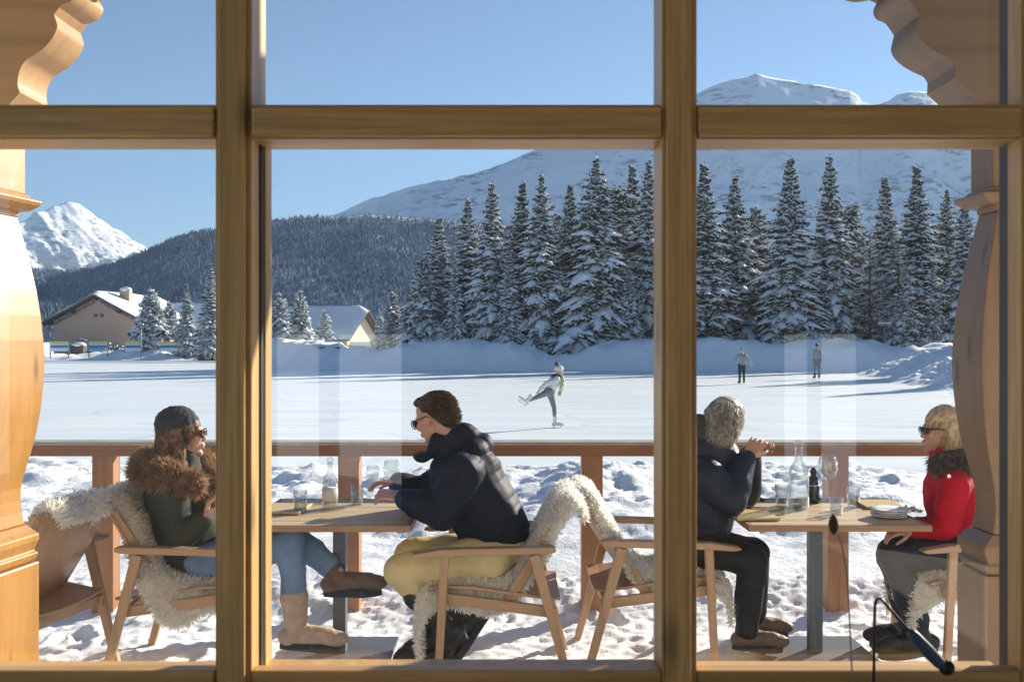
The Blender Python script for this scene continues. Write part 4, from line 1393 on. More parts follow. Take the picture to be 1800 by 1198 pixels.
board(504, 895, .2, .28, 'pale wooden board in front of the parka woman', M['boardw'], R(-2))
t = on_table('plate_stack', 'small stack of white plates by the woman in red', 'plates', 1562, 908)
for k in range(4):
    MB().lathe([(.05, .0+k*.010), (.085, .010+k*.010), (.086, .013+k*.010), (.05, .006+k*.010)], n=28).build('plate', M['white'], t, smooth=True)
t = on_table('table_knife', 'steel knife with a dark handle beside the board of the grey haired man', 'knife', 1318, 897)
t.rotation_euler.z = R(-6); t.location.z += .0125
MB().box(-.09, .01, -.009, .009, 0, .010).build('handle', M['slate'], t, bevel=.004)
MB().box(.0105, .12, -.008, .008, .003, .006).build('blade', M['steelshine'], t, bevel=.001)
t = on_table('napkin', 'crumpled white napkin next to the plates', 'napkin', 1588, 902)
V = []
for i in range(16):
    for j in range(14):
        u, v = i/15-.5, j/13-.5
        V.append((u*.15, v*.12, .012+.03*abs(fbm(u*2, v*2, 3, 3, 2.2))))
o = link('cloth', from_np('n', V, grid_faces(16, 14)), M['white'], t)
md = o.modifiers.new('thick', 'SOLIDIFY'); md.thickness = .002

# ================================================================== THINGS JUST INSIDE THE WINDOW
M['blackwire'] = plain('black_wire', (.012, .012, .014), .4, .1, 10)
M['bluerod'] = plain('blue_grey_rod', (.045, .075, .12), .45, .1, 10)
YW = 1.667
W0 = P(1537, 1198, YW)
t = thing('wire_stand', 'bent black wire stand with a blue grey rod just inside the glass', 'stand', (W0.x, YW, 1.0))
q = lambda px, py: (P(px, py, YW)-Vector((W0.x, YW, 1.0)))
MB().tube([(0, 0, .004), q(1536, 1198), q(1537, 1100), q(1538, 1062), q(1541, 1052), q(1548, 1051), q(1556, 1060), q(1580, 1088), q(1600, 1110)], [.0026]*9, 8).build('wire', M['blackwire'], t, smooth=True)
MB().tube([q(1598, 1107), q(1606, 1116), q(1630, 1142), q(1650, 1163), q(1662, 1173)], [.0055, .0095, .011, .010, .008], 12).build('rod', M['bluerod'], t, smooth=True)
MB().ell(q(1664, 1172), (.013, .013, .013)).build('knob', M['blackwire'], t, smooth=True)
MB().box(-.03, .03, -.012, .012, .0005, .006).build('foot', M['blackwire'], t, bevel=.001)
S0 = P(1496, 1160, 1.655)
t = thing('reflection_shape', 'solid brown oval on a thin stalk standing in for a reflection on the glass', 'reflection', S0)  # solid stem and oval added to imitate a reflection in the pane
q = lambda px, py, Y=1.655: P(px, py, Y)-S0
MB().tube([q(1501, 1230), q(1497, 1168), q(1493, 1080), q(1488, 1000), q(1478, 950), q(1472, 935)], .0013, 6).build('stalk', plain('reflection_stem_tone', (.25, .20, .18), .8), t, smooth=True)
MB().lathe([(.002, -.016), (.0075, -.008), (.0085, .002), (.006, .012), (.0015, .018)], q(1465, 922), 12).build('reflection_oval', plain('reflection_oval_tone', (.10, .045, .03), .8), t, smooth=True)
# ================================================================== PEOPLE
def frame3(fwd, up=(0, 0, 1)):
    """columns: forward, left, up"""
    f = Vector(fwd).normalized(); u = Vector(up)
    l = u.cross(f).normalized(); u = f.cross(l).normalized()
    return Matrix((f, l, u)).transposed()

def head_prims(mb, c, Rm, s=1.0, neck=None, nose=1.0, fem=False):
    q = lambda x, y, z: c+Rm @ (Vector((x, y, z))*s)
    E = lambda x, y, z, a, b, d, rot=None, n=20, m=12: mb.ell(q(x, y, z), (a*s, b*s, d*s), Rm if rot is None else Rm @ rot, n, m)
    E(-.014, 0, .030, .098, .076, .088)
    E(.030, 0, -.020, .064, .064, .092)
    E(.040, 0, -.074, .046, .046 if fem else .050, .036)
    E(.078, 0, -.098, .017, .019, .015)
    E(.080, 0, .022, .015, .044, .011)
    mb.cap(q(.088, 0, .008), q(.104, 0, -.028), .0075*s, .0105*s*nose, 10)
    for k in (-1, 1):
        E(.098, k*.009, -.033, .008, .007, .006)
        E(.072, k*.036, -.022, .020, .020, .022)
        E(-.004, k*.076, -.012, .016, .008, .030, Matrix.Rotation(R(-12), 3, 'Y'))
        E(.004, k*.081, -.012, .010, .006, .022)
    E(.094, 0, -.056, .011, .023, .0065)
    E(.093, 0, -.068, .010, .020, .0065)
    if neck is not None:
        mb.cap(q(-.028, 0, -.055), neck, .056*s, .062*s, 16)

def hand_prims(mb, w, d, pn, curl=.6, s=1.0, side=1, spread=.12):
    """w wrist, d pointing direction of the hand, pn palm normal (fingers curl towards it)"""
    d = Vector(d).normalized(); pn = Vector(pn); pn = (pn-d*pn.dot(d)).normalized(); x = d.cross(pn)*side
    w = Vector(w)
    for k in range(4):
        o = x*((k-1.5)*.0195*s)
        mb.cap(w+d*.012*s+o*.75, w+d*.082*s+o, .0125*s, .0115*s, 8, 3)
    lens = [.070, .080, .074, .058]
    for k in range(4):
        o = x*((k-1.5)*.021*s); L = lens[k]*s
        a = (k-1.5)*spread
        dd = (d+x*a).normalized()
        p = w+d*.086*s+o
        ang = 0
        for i, (fl, r) in enumerate(((.45, .0090), (.32, .0082), (.25, .0074))):
            ang += curl*(.75 if i == 0 else 1.0)*(1+.13*(k-1.5))
            v = dd*math.cos(ang)+pn*math.sin(ang)
            p2 = p+v*L*fl
            mb.cap(p, p2, r*s, (r-.0006)*s, 8, 3); p = p2
    p = w+d*.022*s-x*.026*s
    v1 = (d*.70-x*.62+pn*.35).normalized(); p2 = p+v1*.042*s
    mb.cap(p, p2, .0125*s, .0105*s, 8, 3)
    v2 = (d*.85-x*.15+pn*.6*curl+pn*.15).normalized(); p3 = p2+v2*.030*s
    mb.cap(p2, p3, .0098*s, .0090*s, 8, 3)
    v3 = (d*.8+x*.05+pn*curl).normalized(); mb.cap(p3, p3+v3*.022*s, .009*s, .0078*s, 8, 3)

def boot(mb, sole, ankle, heel_dir, L=.29, r=.050, s=1.0, up=None, shin=None, high=.11, sr=1.2):
    """ankle: joint; heel_dir: unit vector heel->toe; up: sole normal"""
    f = Vector(heel_dir).normalized(); a = Vector(ankle); u = Vector(up if up else (0, 0, 1)); u = (u-f*u.dot(f)).normalized(); l = u.cross(f)
    h = .085*s
    b = a-u*h
    sh = Vector(shin).normalized() if shin is not None else u
    mb.cap(a+sh*high*s, a-u*.03*s, r*sr*s, r*1.0*s, 14)
    if sr > 1: mb.cap(a+sh*(high+.015)*s, a+sh*(high+.02)*s, r*sr*1.08*s, r*sr*1.08*s, 14)
    mb.ell(b-f*.035*s+u*.035*s, (.058*s, .043*s, .045*s), Matrix((f, l, u)).transposed())
    mb.cap(a-u*.035*s, b+f*(L*.55)*s+u*.045*s, .050*s, .042*s, 14)
    mb.ell(b+f*(L*.60)*s+u*.036*s, (.080*s, .050*s, .040*s), Matrix((f, l, u)).transposed())
    # sole
    pts = []
    for k in range(20):
        t = 2*math.pi*k/20
        x = math.cos(t)*L*.52+L*.24; w = .047 if math.cos(t) > 0 else .037
        pts.append((x*s, math.sin(t)*(w+.010*(1 if math.cos(t) > .2 else 0))*s))
    sole.prism(pts, .036*s, b-u*.026*s, f, l, u)

def person(label, J, mats, base, extra_head=None):
    """J: joint dictionary in world coordinates"""
    root = thing('person', label, 'person', base)
    o = Vector(base)
    return root, o

def localize(mb, o):
    mb.v = [(v[0]-o.x, v[1]-o.y, v[2]-o.z) for v in mb.v]
    return mb

def cloth_disp(a=.006, b=.0025, s1=9, s2=24, seed=0, quilt=None):
    def f(p, n):
        d = a*(1-abs(n3(p, s1, seed))*2.2)*.6+b*n3(p, s2, seed+3)
        if quilt is not None:
            ax, org, per, amp = quilt
            h = (p-org).dot(ax)/per
            d += amp*(abs(math.sin(math.pi*h))**.5-.6)
        return d
    return f

def fabric(name, c, rough=.65, sheen=.0, spec=.25, var=.12, bump=.06, scale=60, coat=0):
    t = NT(name)
    n = t.noise(7, 4)
    t.base(t.ramp(n, [(.3, tuple(x*(1-var) for x in c)), (.7, tuple(min(1, x*(1+var)) for x in c))]))
    t.set(rough=rough, sheen=sheen, spec=spec, coat=coat)
    if bump > .06: t.bump(t.noise(scale, 3), bump, .002)
    return t.m
M['navy'] = fabric('navy_shell', (.008, .011, .024), .6, .0, .14)
M['navy_far'] = fabric('midnight_blue_shell', (.008, .013, .030), .5, .0, .3)
M['olive'] = fabric('olive_cotton', (.045, .047, .033), .8)
M['olive_hood'] = fabric('dark_olive_hood', (.04, .05, .035), .8)
M['redcoat'] = fabric('crimson_wool', (.46, .004, .018), .75, .0)
M['yellow'] = fabric('mustard_ski_trousers', (.70, .57, .29), .6)
M['jeans'] = fabric('washed_jeans', (.16, .25, .40), .8, var=.25)
M['black'] = fabric('black_trousers', (.010, .010, .013), .6)
M['dnavy'] = fabric('dark_navy_trousers', (.020, .025, .045), .7)
M['bootblk'] = plain('black_boot_leather', (.014, .014, .016), .5, .2, 20, bump=.2)
M['bootbrn'] = plain('brown_boot_leather', (.15, .09, .06), .6, .3, 20, bump=.2)
M['bootsuede'] = plain('sand_suede', (.50, .38, .28), .85, .2, 20, bump=.2)
M['rubber'] = plain('dark_rubber_sole', (.02, .022, .026), .7, .1, 30)
M['lens'] = plain('dark_lens', (.02, .012, .01), .08, .1, 5, spec=.8)
M['lens_b'] = plain('amber_lens', (.10, .03, .015), .1, .1, 5, spec=.8)
M['metal_w'] = plain('silver_badge', (.75, .75, .76), .3, .05, 5, metal=.6)

def shades(c, Rm, root, o, mat_frame, mat_lens, s=1.0, z=.006, ls=1.0):
    q = lambda x, y, zz: c+Rm @ (Vector((x, y, zz))*s)-o
    fr = MB(); ln = MB()
    for k in (-1, 1):
        ln.ell(q(.094, k*.032, z-.006), (.009, .027*ls, .021*ls), Rm, 14, 8)
        fr.tube([q(.095, k*.056, z+.004), q(.070, k*.071, z+.006), q(-.005, k*.081, z+.006), q(-.022, k*.080, z-.006)], [.0032, .003, .0026, .0022], 6)
        ring = [q(.1015, k*.032+.028*ls*math.cos(a), z-.006+.0225*ls*math.sin(a)) for a in [i*math.pi/8 for i in range(17)]]
        fr.tube(ring, .0028, 6)
    fr.tube([q(.103, -.008, z), q(.105, 0, z+.003), q(.103, .008, z)], .0026, 6)
    f = fr.build('sunglasses', mat_frame, root, smooth=True)
    ln.build('lens', mat_lens, f, smooth=True)

def seated(label, J, base, mt, head, rad, voxel=.0055, quilt=None, seedn=1, hands=()):
    """J: dict of world points; head = (centre, forward, up); rad: garment radii overrides"""
    root = thing('person', label, 'person', base)
    o = Vector(base)
    hc, hf, hu = head
    Rm = frame3(hf, hu)
    b = MB()
    head_prims(b, hc, Rm, rad.get('head', 1.0), J['neck'], fem=rad.get('fem', False))
    b.cap(J['neck'], J['chest'], .062, .12, 14)
    b.cap(J['chest'], J['pelvis'], .13, .13, 16)
    for k in 'NF':
        b.cap(J['chest'], J['sh'+k], .075, .052, 12)
        b.cap(J['sh'+k], J['el'+k], .046, .038, 12); b.cap(J['el'+k], J['wr'+k], .038, .026, 12)
        b.cap(J['pelvis'], J['hip'+k], .11, .09, 12)
        b.cap(J['hip'+k], J['kn'+k], .080, .055, 14); b.cap(J['kn'+k], J['an'+k], .052, .036, 12)
    for (k, d, pn, curl, side) in hands:
        hand_prims(b, J['wr'+k], d, pn, curl, rad.get('hand', 1.0), side)
    localize(b, o)
    me = voxel_mesh(b, voxel, 2, .5)
    link('body', me, mt['skin'], root)
    # jacket
    g = MB()
    rj = rad.get('chest', .165); rw = rad.get('waist', .16); ra = rad.get('arm', .068)
    g.cap(J['neck']-(hc-J['neck'])*.0, J['chest'], .085, rj, 16)
    g.cap(J['chest'], J['belly'], rj, rw, 18)
    g.cap(J['belly'], J['hem'], rw, rad.get('hem', .17), 18)
    for k in 'NF':
        g.cap(J['chest']+(J['sh'+k]-J['chest'])*.4, J['sh'+k], .105, ra*1.22, 14)
        g.cap(J['sh'+k], J['el'+k], ra*1.2, ra, 14)
        g.cap(J['el'+k], J['wr'+k]-(J['wr'+k]-J['el'+k]).normalized()*.012, ra, ra*.70, 14)
    for pr in rad.get('jx', []): getattr(g, pr[0])(*pr[1:])
    localize(g, o)
    qd = None
    if quilt: qd = (quilt[0], quilt[1]-o, quilt[2], quilt[3])
    me = voxel_mesh(g, .0075, 10, .6, cloth_disp(.017, .004, 5.5, 15, seedn, qd))
    link('jacket', me, mt['jacket'], root)
    # trousers
    g = MB()
    rt = rad.get('leg', 1.0)
    g.cap(J['pelvis']+Vector((0, 0, .03)), J['pelvis'], .150, .150, 16)
    for k in 'NF':
        g.cap(J['hip'+k], J['kn'+k], .098*rt, .074*rt, 16); g.cap(J['kn'+k], J['an'+k]+(J['kn'+k]-J['an'+k])*J.get('cu'+k, rad.get('cuff', .14)), .073*rt, .056*rt, 14)
    localize(g, o)
    link('trousers', voxel_mesh(g, .0075, 8, .6, cloth_disp(.016, .005, 7, 18, seedn+9)), mt['trousers'], root)
    # boots
    for k in 'NF':
        m1, m2 = MB(), MB()
        boot(m1, m2, J['an'+k], J['toe'+k], s=rad.get('boot', 1.0), up=J.get('up'+k), shin=J['kn'+k]-J['an'+k], high=J.get('hi'+k, .05), sr=J.get('sr'+k, .92))
        localize(m1, o); localize(m2, o)
        bo = link('boot', voxel_mesh(m1, .006, 3, .5, cloth_disp(.003, .0015, 20, 50, 4)), mt['boot'+k] if 'boot'+k in mt else mt['boot'], root)
        m2.build('sole', M['rubber'], bo, bevel=.004)
    return root, o, hc, Rm

def hair(root, o, prims, mat, n, L, lay_dir, seed, name='hair', vox=.007, lay=.75, w=.0028, curl=.35, keep=None, jit=.3, sm_=3, dispa=.006):
    g = MB()
    for pr in prims: getattr(g, pr[0])(*pr[1:])
    localize(g, o)
    me = voxel_mesh(g, vox, sm_, .5, lambda p, q: dispa*mn.noise(Vector((p.x*38, p.y*38, p.z*9+seed))))
    return furred(name, mat, root, me, n, L, w, seed, lay_dir, curl, lay, jit, keep)

Pn = P
# ---------------------------------------------------------------- the man in navy
J = dict(neck=Pn(797, 772, 4.93), chest=Pn(818, 835, 4.93), belly=Pn(852, 900, 4.93), pelvis=Pn(873, 955, 4.93), hem=Pn(870, 928, 4.93),
         shN=Pn(812, 830, 4.74), shF=Pn(800, 822, 5.12), elN=Pn(775, 902, 4.70), elF=Pn(748, 868, 5.14), wrN=Pn(706, 874, 4.78), wrF=Pn(700, 848, 5.06),
         hipN=Pn(862, 978, 4.83), hipF=Pn(862, 970, 5.03), knN=Pn(706, 1003, 4.80), knF=Pn(722, 975, 5.05), anN=Pn(775, 1096, 4.82), anF=Pn(812, 1078, 5.05),
         toeN=(-.86, -.1, -.42), toeF=(-.55, 0, -.80), upN=(-.2, 0, 1), upF=(-.80, 0, .55), cuN=.3, cuF=.3, hiN=.15, srN=1.3, hiF=.15, srF=1.3)
hc = Pn(763, 733, 4.93)
root, o, hc, Rm = seated('man in a navy quilted jacket and mustard trousers leaning over the table', J, (J['pelvis'].x, 4.93, 0),
    dict(skin=M['skin2'], jacket=M['navy'], trousers=M['yellow'], boot=M['bootblk']),
    (hc, (-.80, .42, -.36), (-.30, .1, 1)), dict(chest=.178, waist=.172, hem=.165, arm=.078, boot=1.12, jsm=4, leg=1.12, high=.14,
    jx=[('cap', Pn(800, 775, 4.93), Pn(845, 785, 4.93), .075, .062, 14), ('ell', Pn(833, 788, 4.93), (.075, .14, .055)), ('cap', Pn(760, 795, 4.86), Pn(775, 775, 4.90), .03, .055), ('ell', Pn(742, 802, 4.90), (.045, .07, .018)), ('cap', Pn(775, 775, 4.90), Pn(820, 765, 4.93), .05, .06)]),
    quilt=(Vector((.46, 0, -.89)).normalized(), Pn(818, 835, 4.93), .048, .0032),
    hands=[('N', (-1, .25, .15), (-.1, .5, -.8), .45, 1), ('F', (-1, -.25, .05), (-.1, -.3, -.9), .4, -1)])
shades(hc, Rm, root, o, M['blackwire'], M['lens'])
q = lambda x, y, z: hc+Rm @ Vector((x, y, z))
hair(root, o, [('ell', q(-.026, 0, .046), (.094, .080, .082), Rm), ('ell', q(-.066, 0, -.005), (.050, .068, .070), Rm), ('ell', q(.030, 0, .096), (.050, .056, .026), Rm)], M['hair_s'], 9000, .034,
     lambda p: np.tile(np.array((Rm @ Vector((-.85, 0, -.45)))[:]), (len(p), 1)), 4, w=.0020, lay=.94, curl=.08, jit=.15, dispa=.003)

# ---------------------------------------------------------------- the woman in the olive parka
J = dict(neck=Pn(318, 808, 4.93), chest=Pn(314, 868, 4.93), belly=Pn(330, 940, 4.93), pelvis=Pn(345, 985, 4.93), hem=Pn(350, 985, 4.93),
         shN=Pn(298, 862, 4.76), shF=Pn(330, 862, 5.10), elN=Pn(312, 945, 4.74), elF=Pn(375, 940, 5.12), wrN=Pn(358, 912, 4.72), wrF=Pn(440, 905, 5.05),
         hipN=Pn(355, 985, 4.84), hipF=Pn(360, 980, 5.02), knN=Pn(508, 955, 4.84), knF=Pn(498, 925, 5.04), anN=Pn(522, 1100, 4.84), anF=Pn(594, 1008, 4.98),
         toeN=(1, 0, -.05), toeF=(1, -.1, .05), upF=(-.1, 0, 1), cuN=.42, hiN=.12, srN=1.3, hiF=.06, srF=.95)
hc = Pn(322, 762, 4.93)
root, o, hc, Rm = seated('woman in an olive parka with a tawny fur hood, dark cap and sunglasses, legs crossed', J, (J['pelvis'].x, 4.93, 0),
    dict(skin=M['skin'], jacket=M['olive'], trousers=M['jeans'], boot=M['bootbrn'], bootN=M['bootsuede']),
    (hc, (1, .12, .02), (0, 0, 1)), dict(fem=True, chest=.160, waist=.168, hem=.175, arm=.068, boot=1.0, cuff=.2), seedn=5,
    hands=[('N', (.28, .05, .95), (.9, .3, 0), .85, 1)])
shades(hc, Rm, root, o, M['lens_b'], M['lens_b'])
q = lambda x, y, z: hc+Rm @ Vector((x, y, z))
hair(root, o, [('ell', q(-.022, 0, .036), (.106, .090, .092), Rm), ('ell', q(-.055, 0, -.035), (.078, .086, .10), Rm), ('cap', q(-.05, 0, -.02), q(-.075, 0, -.20), .080, .072), ('cap', q(-.02, -.070, .02), q(.010, -.105, -.16), .032, .030),
     ('cap', q(.010, -.105, -.16), q(.055, -.12, -.30), .030, .014), ('cap', q(-.02, .070, .02), q(.03, .10, -.22), .034, .022), ('cap', q(-.06, -.06, -.08), q(-.04, -.10, -.24), .05, .035)], M['hair_b'], 12000, .055,
     (0, 0, -1), 9, w=.0025, lay=.9, curl=.18, dispa=.008)
g = [('cap', Pn(262, 812, 4.98), Pn(256, 826, 4.82), .055, .060), ('cap', Pn(256, 826, 4.82), Pn(300, 838, 4.70), .060, .058), ('cap', Pn(300, 838, 4.70), Pn(345, 852, 4.72), .056, .036), ('cap', Pn(262, 812, 4.98), Pn(310, 808, 5.14), .055, .05),
     ('cap', Pn(310, 808, 5.14), Pn(360, 818, 5.10), .05, .05), ('cap', Pn(360, 818, 5.10), Pn(374, 850, 4.95), .05, .045), ('cap', Pn(374, 850, 4.95), Pn(366, 880, 4.86), .045, .03)]
hair(root, o, g, M['coyote'], 14000, .048, lambda p: np.tile(np.array([-.2, -.4, -.3]), (len(p), 1)), 31, name='fur_trim', lay=.35, w=.0022, curl=.5, jit=.8, vox=.009)

g = MB(); g.ell(q(-.030, 0, .052), (.108, .097, .088), Rm); localize(g, o)
g.v = [v if v[2] > (hc-o).z+.020+.25*(v[0]-(hc-o).x+.03) else (v[0], v[1], (hc-o).z+.020+.25*(v[0]-(hc-o).x+.03)) for v in g.v]
link('knitted_hat', voxel_mesh(g, .006, 3, .5, cloth_disp(.004, .003, 20, 60, 2)), fabric('charcoal_knit', (.045, .045, .05), .9), root)

# ---------------------------------------------------------------- the grey haired man
J = dict(neck=Pn(1258, 782, 5.05), chest=Pn(1245, 842, 5.08), belly=Pn(1232, 905, 5.08), pelvis=Pn(1222, 958, 5.08), hem=Pn(1226, 925, 5.08),
         shN=Pn(1243, 838, 4.90), shF=Pn(1268, 835, 5.26), elN=Pn(1285, 880, 4.86), elF=Pn(1310, 870, 5.25), wrN=Pn(1314, 803, 4.96), wrF=Pn(1318, 800, 5.12),
         hipN=Pn(1235, 962, 4.98), hipF=Pn(1235, 958, 5.18), knN=Pn(1322, 985, 4.96), knF=Pn(1328, 972, 5.16), anN=Pn(1312, 1108, 4.98), anF=Pn(1325, 1085, 5.18),
         toeN=(1, 0, -.05), toeF=(1, .1, -.05))
hc = Pn(1277, 742, 5.05)
root, o, hc, Rm = seated('grey haired man in a dark jacket with an olive hood, hands raised to his mouth', J, (J['pelvis'].x, 5.08, 0),
    dict(skin=M['skin2'], jacket=M['navy_far'], trousers=M['black'], boot=M['bootbrn']),
    (hc, (.62, .78, -.12), (.06, .05, 1)), dict(chest=.172, waist=.170, hem=.16, arm=.076, boot=.86, cuff=.02,
     jx=[('cap', Pn(1245, 790, 5.05), Pn(1275, 800, 5.05), .088, .075)]), seedn=12,
    hands=[('N', (.55, .25, .75), (.2, .8, -.5), .75, 1), ('F', (.5, -.35, .7), (.3, -.8, -.4), .8, -1)])
q = lambda x, y, z: hc+Rm @ Vector((x, y, z))
hair(root, o, [('ell', q(-.020, 0, .042), (.108, .090, .090), Rm), ('ell', q(-.045, 0, -.010), (.080, .084, .085), Rm), ('ell', q(.035, 0, .080), (.06, .066, .036), Rm)], M['hair_g'], 11000, .050,
     lambda p: np.tile(np.array((Rm @ Vector((-.5, -.2, -.75)))[:]), (len(p), 1)), 14, w=.0024, lay=.86, curl=.22, jit=.2, dispa=.005)
g = MB()
g.cap(Pn(1232, 745, 5.02), Pn(1262, 775, 5.03), .052, .080); g.cap(Pn(1262, 775, 5.03), Pn(1240, 770, 5.15), .07, .06)
localize(g, o); link('hood', voxel_mesh(g, .008, 4, .5, cloth_disp(.008, .003, 12, 30, 3)), M['olive_hood'], root)

# ---------------------------------------------------------------- the woman in red
J = dict(neck=Pn(1668, 800, 5.0), chest=Pn(1676, 862, 5.0), belly=Pn(1683, 915, 5.0), pelvis=Pn(1692, 958, 5.0), hem=Pn(1684, 940, 5.0),
         shN=Pn(1676, 850, 4.84), shF=Pn(1668, 850, 5.16), elN=Pn(1662, 925, 4.80), elF=Pn(1650, 925, 5.20), wrN=Pn(1606, 930, 4.88), wrF=Pn(1604, 925, 5.08),
         hipN=Pn(1690, 965, 4.90), hipF=Pn(1688, 962, 5.10), knN=Pn(1572, 975, 4.90), knF=Pn(1566, 970, 5.08), anN=Pn(1618, 1112, 4.92), anF=Pn(1600, 1095, 5.12),
         toeN=(-1, 0, -.10), toeF=(-1, 0, -.05))
hc = Pn(1658, 756, 5.0)
root, o, hc, Rm = seated('blonde woman in a crimson coat with a dark fur collar, seated in profile', J, (J['pelvis'].x, 5.0, 0),
    dict(skin=M['skin2'], jacket=M['redcoat'], trousers=M['dnavy'], boot=M['bootblk']),
    (hc, (-1, .05, .0), (0, 0, 1)), dict(fem=True, chest=.145, waist=.132, hem=.150, arm=.060, boot=.98,
      jx=[('cap', Pn(1668, 800, 5.0), Pn(1672, 815, 5.0), .09, .10)]), seedn=21,
    hands=[('N', (-1, .2, -.15), (-.2, .3, -.9), .5, -1), ('F', (-1, -.2, -.1), (-.2, -.3, -.9), .5, 1)])
shades(hc, Rm, root, o, M['blackwire'], M['lens'], ls=.72)
q = lambda x, y, z: hc+Rm @ Vector((x, y, z))
hair(root, o, [('ell', q(-.022, 0, .040), (.108, .088, .092), Rm), ('ell', q(-.050, 0, -.030), (.085, .086, .10), Rm), ('cap', q(-.055, 0, -.03), q(-.080, 0, -.18), .082, .072), ('cap', q(-.015, .072, .03), q(-.005, .092, -.18), .034, .026), ('cap', q(-.015, -.072, .03), q(-.005, -.092, -.18), .034, .026)],
     M['hair_y'], 14000, .060, (0, 0, -1), 19, w=.0024, lay=.92, curl=.15)
g = [('cap', Pn(1655, 812, 4.86), Pn(1690, 806, 4.88), .045, .052), ('cap', Pn(1690, 806, 4.88), Pn(1700, 806, 5.10), .052, .05), ('cap', Pn(1700, 806, 5.10), Pn(1660, 812, 5.14), .05, .045)]
hair(root, o, g, M['fur_grey'], 8000, .050, (0, -.1, -1), 41, name='fur_collar', lay=.6, w=.0022, curl=.4, jit=.6, vox=.009)
bg_ = MB().lathe([(.005, 0), (.009, .001), (.009, .003), (.005, .004)], (0, 0, 0), 14)
bo = bg_.build('sleeve_badge', M['metal_w'], root); pb = Pn(1668, 836, 4.745)-o; bo.location = pb; bo.rotation_euler = (R(90), 0, 0)

# ---------------------------------------------------------------- skaters
def standing(label, px_feet, py_feet, pts, Hscale, mats, headdir, extras=None, Yc=None, vox=.018):
    """pts: photo pixels of joints, all near one depth; second value set = depth offset"""
    Y = (EYE-ICE)*F/(py_feet-CY) if Yc is None else Yc
    base = P(px_feet, py_feet, Y); base.z = ICE
    root = thing('person', label, 'person', base); o = Vector(base)
    g = lambda k: P(pts[k][0], pts[k][1], Y+(pts[k][2] if len(pts[k]) > 2 else 0))
    b = MB(); hc = g('head'); Rm = frame3(headdir[0], headdir[1])
    head_prims(b, hc, Rm, 1.0, g('neck'))
    b.cap(g('neck'), g('chest'), .06, .12); b.cap(g('chest'), g('hip'), .12, .12)
    for k in 'LR':
        b.cap(g('sh'+k), g('el'+k), .045, .036); b.cap(g('el'+k), g('wr'+k), .036, .026)
        b.cap(g('chest'), g('sh'+k), .08, .05)
        b.cap(g('hip'), g('hp'+k), .09, .08); b.cap(g('hp'+k), g('kn'+k), .07, .048); b.cap(g('kn'+k), g('an'+k), .052, .036)
        d = (g('wr'+k)-g('el'+k)).normalized()
        hand_prims(b, g('wr'+k), d, (0, .3, -1) if abs(d.z) < .8 else (-1, 0, 0), .4)
    link('body', voxel_mesh(localize(b, o), .009, 2), mats['skin'], root)
    j = MB()
    j.cap(g('neck'), g('chest'), .075, .150); j.cap(g('chest'), g('waist'), .150, .130); j.cap(g('waist'), g('hip'), .130, .138)
    for k in 'LR':
        j.cap(g('chest'), g('sh'+k), .11, .075); j.cap(g('sh'+k), g('el'+k), .070, .058); j.cap(g('el'+k), g('wr'+k), .058, .045)
    link('jacket', voxel_mesh(localize(j, o), .014, 3, .5, cloth_disp(.012, .004, 7, 18)), mats['jacket'], root)
    j = MB(); j.cap(g('hip'), g('hip')+Vector((0, 0, -.04)), .140, .135)
    lr = mats.get('lr', 1.0)
    for k in 'LR':
        j.cap(g('hip'), g('hp'+k), .135, .118); j.cap(g('hp'+k), g('kn'+k), .105*lr, .066*lr); j.cap(g('kn'+k), g('an'+k), .062*lr, .046*lr)
    link('trousers', voxel_mesh(localize(j, o), .012, 3), mats['trousers'], root)
    for k in 'LR':
        m1, m2 = MB(), MB(); f, u = mats['foot'+k]
        boot(m1, m2, g('an'+k), f, L=.26, s=1.0, up=u)
        bo = link('skate', voxel_mesh(localize(m1, o), .01, 2), mats['boot'], root)
        f = Vector(f).normalized(); u = Vector(u); u = (u-f*u.dot(f)).normalized(); l = u.cross(f)
        bb = g('an'+k)-u*.113-o
        bl = MB(); bl.prism([(-.07, -.012), (-.05, -.030), (.19, -.030), (.215, -.010), (.205, -.006), (-.07, -.006)], .004, bb-l*.002, f, u, l)
        for xx in (-.03, .13): bl.prism([(xx, -.008), (xx+.03, -.008), (xx+.025, .03), (xx-.005, .03)], .03, bb-l*.015, f, u, l)
        bl.build('blade', M['steelshine'], bo)
    return root, o, hc, Rm, g
M['grey_legs'] = fabric('grey_leggings', (.19, .20, .23), .7); M['white_jk'] = fabric('white_jacket', (.60, .63, .64), .6)
M['grey_jk'] = fabric('grey_jacket', (.26, .28, .30), .7); M['grey_jk2'] = fabric('light_grey_pullover', (.34, .34, .35), .7)
M['skateboot'] = plain('white_skate_leather', (.75, .74, .72), .4, .05, 20); M['lime'] = fabric('lime_scarf', (.50, .55, .30), .7)
root, o, hc, Rm, g = standing('skater in white jacket and grey leggings gliding with one leg stretched behind', 978, 751.5,
  dict(head=(983, 652), neck=(979, 661), chest=(976, 669), waist=(969, 679), hip=(966, 685), shL=(979, 666, -.16), shR=(977, 667, .16), elL=(960, 674, -.24), elR=(990, 676, .2), wrL=(950, 684, -.25), wrR=(986, 686, .1),
       hpL=(965, 688, -.08), hpR=(967, 690, .08), knL=(945, 697, -.12), anL=(927, 704, -.12), knR=(974, 715, .06), anR=(976, 742, .06)), 1,
  dict(skin=M['skin'], jacket=M['white_jk'], trousers=M['grey_legs'], boot=M['skateboot'], footL=((-.35, 0, .30), (.9, 0, .55)), footR=((1, -.1, -.03), (0, 0, 1)), lr=.92), ((1, .3, -.1), (0, 0, 1)))
q = lambda x, y, z: hc+Rm @ Vector((x, y, z))-o
m_ = MB().ell(q(-.012, 0, .055), (.112, .094, .092), Rm); hat = m_.build('knitted_hat', M['white_jk'], root, smooth=True)
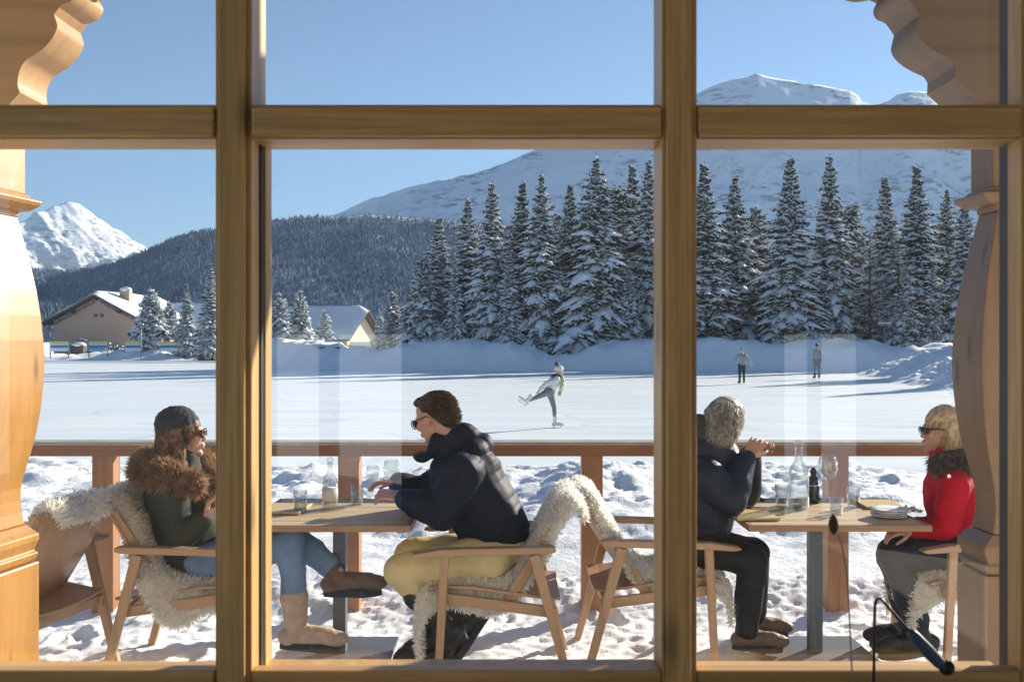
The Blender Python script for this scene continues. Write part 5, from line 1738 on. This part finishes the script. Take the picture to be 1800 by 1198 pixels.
MB().ell(q(-.075, 0, .165), (.052, .052, .052), None, 10, 8).build('pompom', M['bootblk'], hat, smooth=True)
m_ = MB(); m_.cap(q(-.12, -.06, -.14), q(-.02, -.10, -.13), .06, .05); m_.cap(q(-.12, .06, -.14), q(-.12, -.06, -.14), .06, .06); m_.build('dark_scarf', M['olive_hood'], root, smooth=True)
m_ = MB(); m_.cap(q(.06, -.05, -.14), q(.09, -.09, -.24), .05, .04); m_.cap(q(.09, -.09, -.24), q(.03, -.13, -.40), .04, .04); m_.build('lime_vest', M['lime'], root, smooth=True)
def back_view(label, x, ft, top, spread, mats, hoodc):
    h = ft-top; k = h/1.78
    Yc = (EYE-ICE)*F/(ft-CY)
    y = lambda z: ft-z*k
    d = dict(head=(x, y(1.66)), neck=(x, y(1.50)), chest=(x, y(1.30)), waist=(x, y(1.08)), hip=(x, y(.95)))
    for s, c in ((-1, 'L'), (1, 'R')):
        d['sh'+c] = (x+s*.17*k, y(1.42)); d['el'+c] = (x+s*(.20+.12*spread)*k, y(1.16)); d['wr'+c] = (x+s*(.20+.26*spread)*k, y(.93+.04*spread), .1*spread)
        d['hp'+c] = (x+s*.09*k, y(.90)); d['kn'+c] = (x+s*.10*k, y(.50), .03*s); d['an'+c] = (x+s*.11*k, y(.14), .06*s); mats['foot'+c] = ((s*.15, 1, 0), (0, 0, 1))
    root, o, hc, Rm, g = standing(label, x, ft, d, 1, mats, ((0, 1, -.05), (0, 0, 1)), Yc=Yc)
    q = lambda a, b, c: hc+Rm @ Vector((a, b, c))-o
    MB().ell(q(-.018, 0, .025), (.108, .092, .108), Rm).build('hood', hoodc, root, smooth=True)
back_view('distant skater seen from behind with both arms held away from the body', 1304, 674.5, 611, 1.0, dict(skin=M['skin'], jacket=M['grey_jk'], trousers=M['dnavy'], boot=M['bootblk']), M['grey_jk'])
back_view('farthest skater with arms hanging down, seen from behind', 1436, 666, 603, .05, dict(skin=M['skin'], jacket=M['grey_jk2'], trousers=M['grey_legs'], boot=M['bootblk']), M['slate'])
# ================================================================== AIR
hz = MB().box(-7000, 7000, -300, 11500, ICE-1.1, 2490).build('haze', None)
t = bpy.data.materials.new('alpine_air'); t.use_nodes = True
t.node_tree.nodes.clear()
pv = t.node_tree.nodes.new('ShaderNodeVolumePrincipled')
pv.inputs['Color'].default_value = (.45, .68, 1.0, 1)
pv.inputs['Density'].default_value = 3.6e-5
pv.inputs['Anisotropy'].default_value = .2
oo = t.node_tree.nodes.new('ShaderNodeOutputMaterial')
t.node_tree.links.new(pv.outputs[0], oo.inputs['Volume'])
hz.data.materials.append(t)
tag(hz, 'thin cold blue air over the valley', 'haze', kind='stuff')
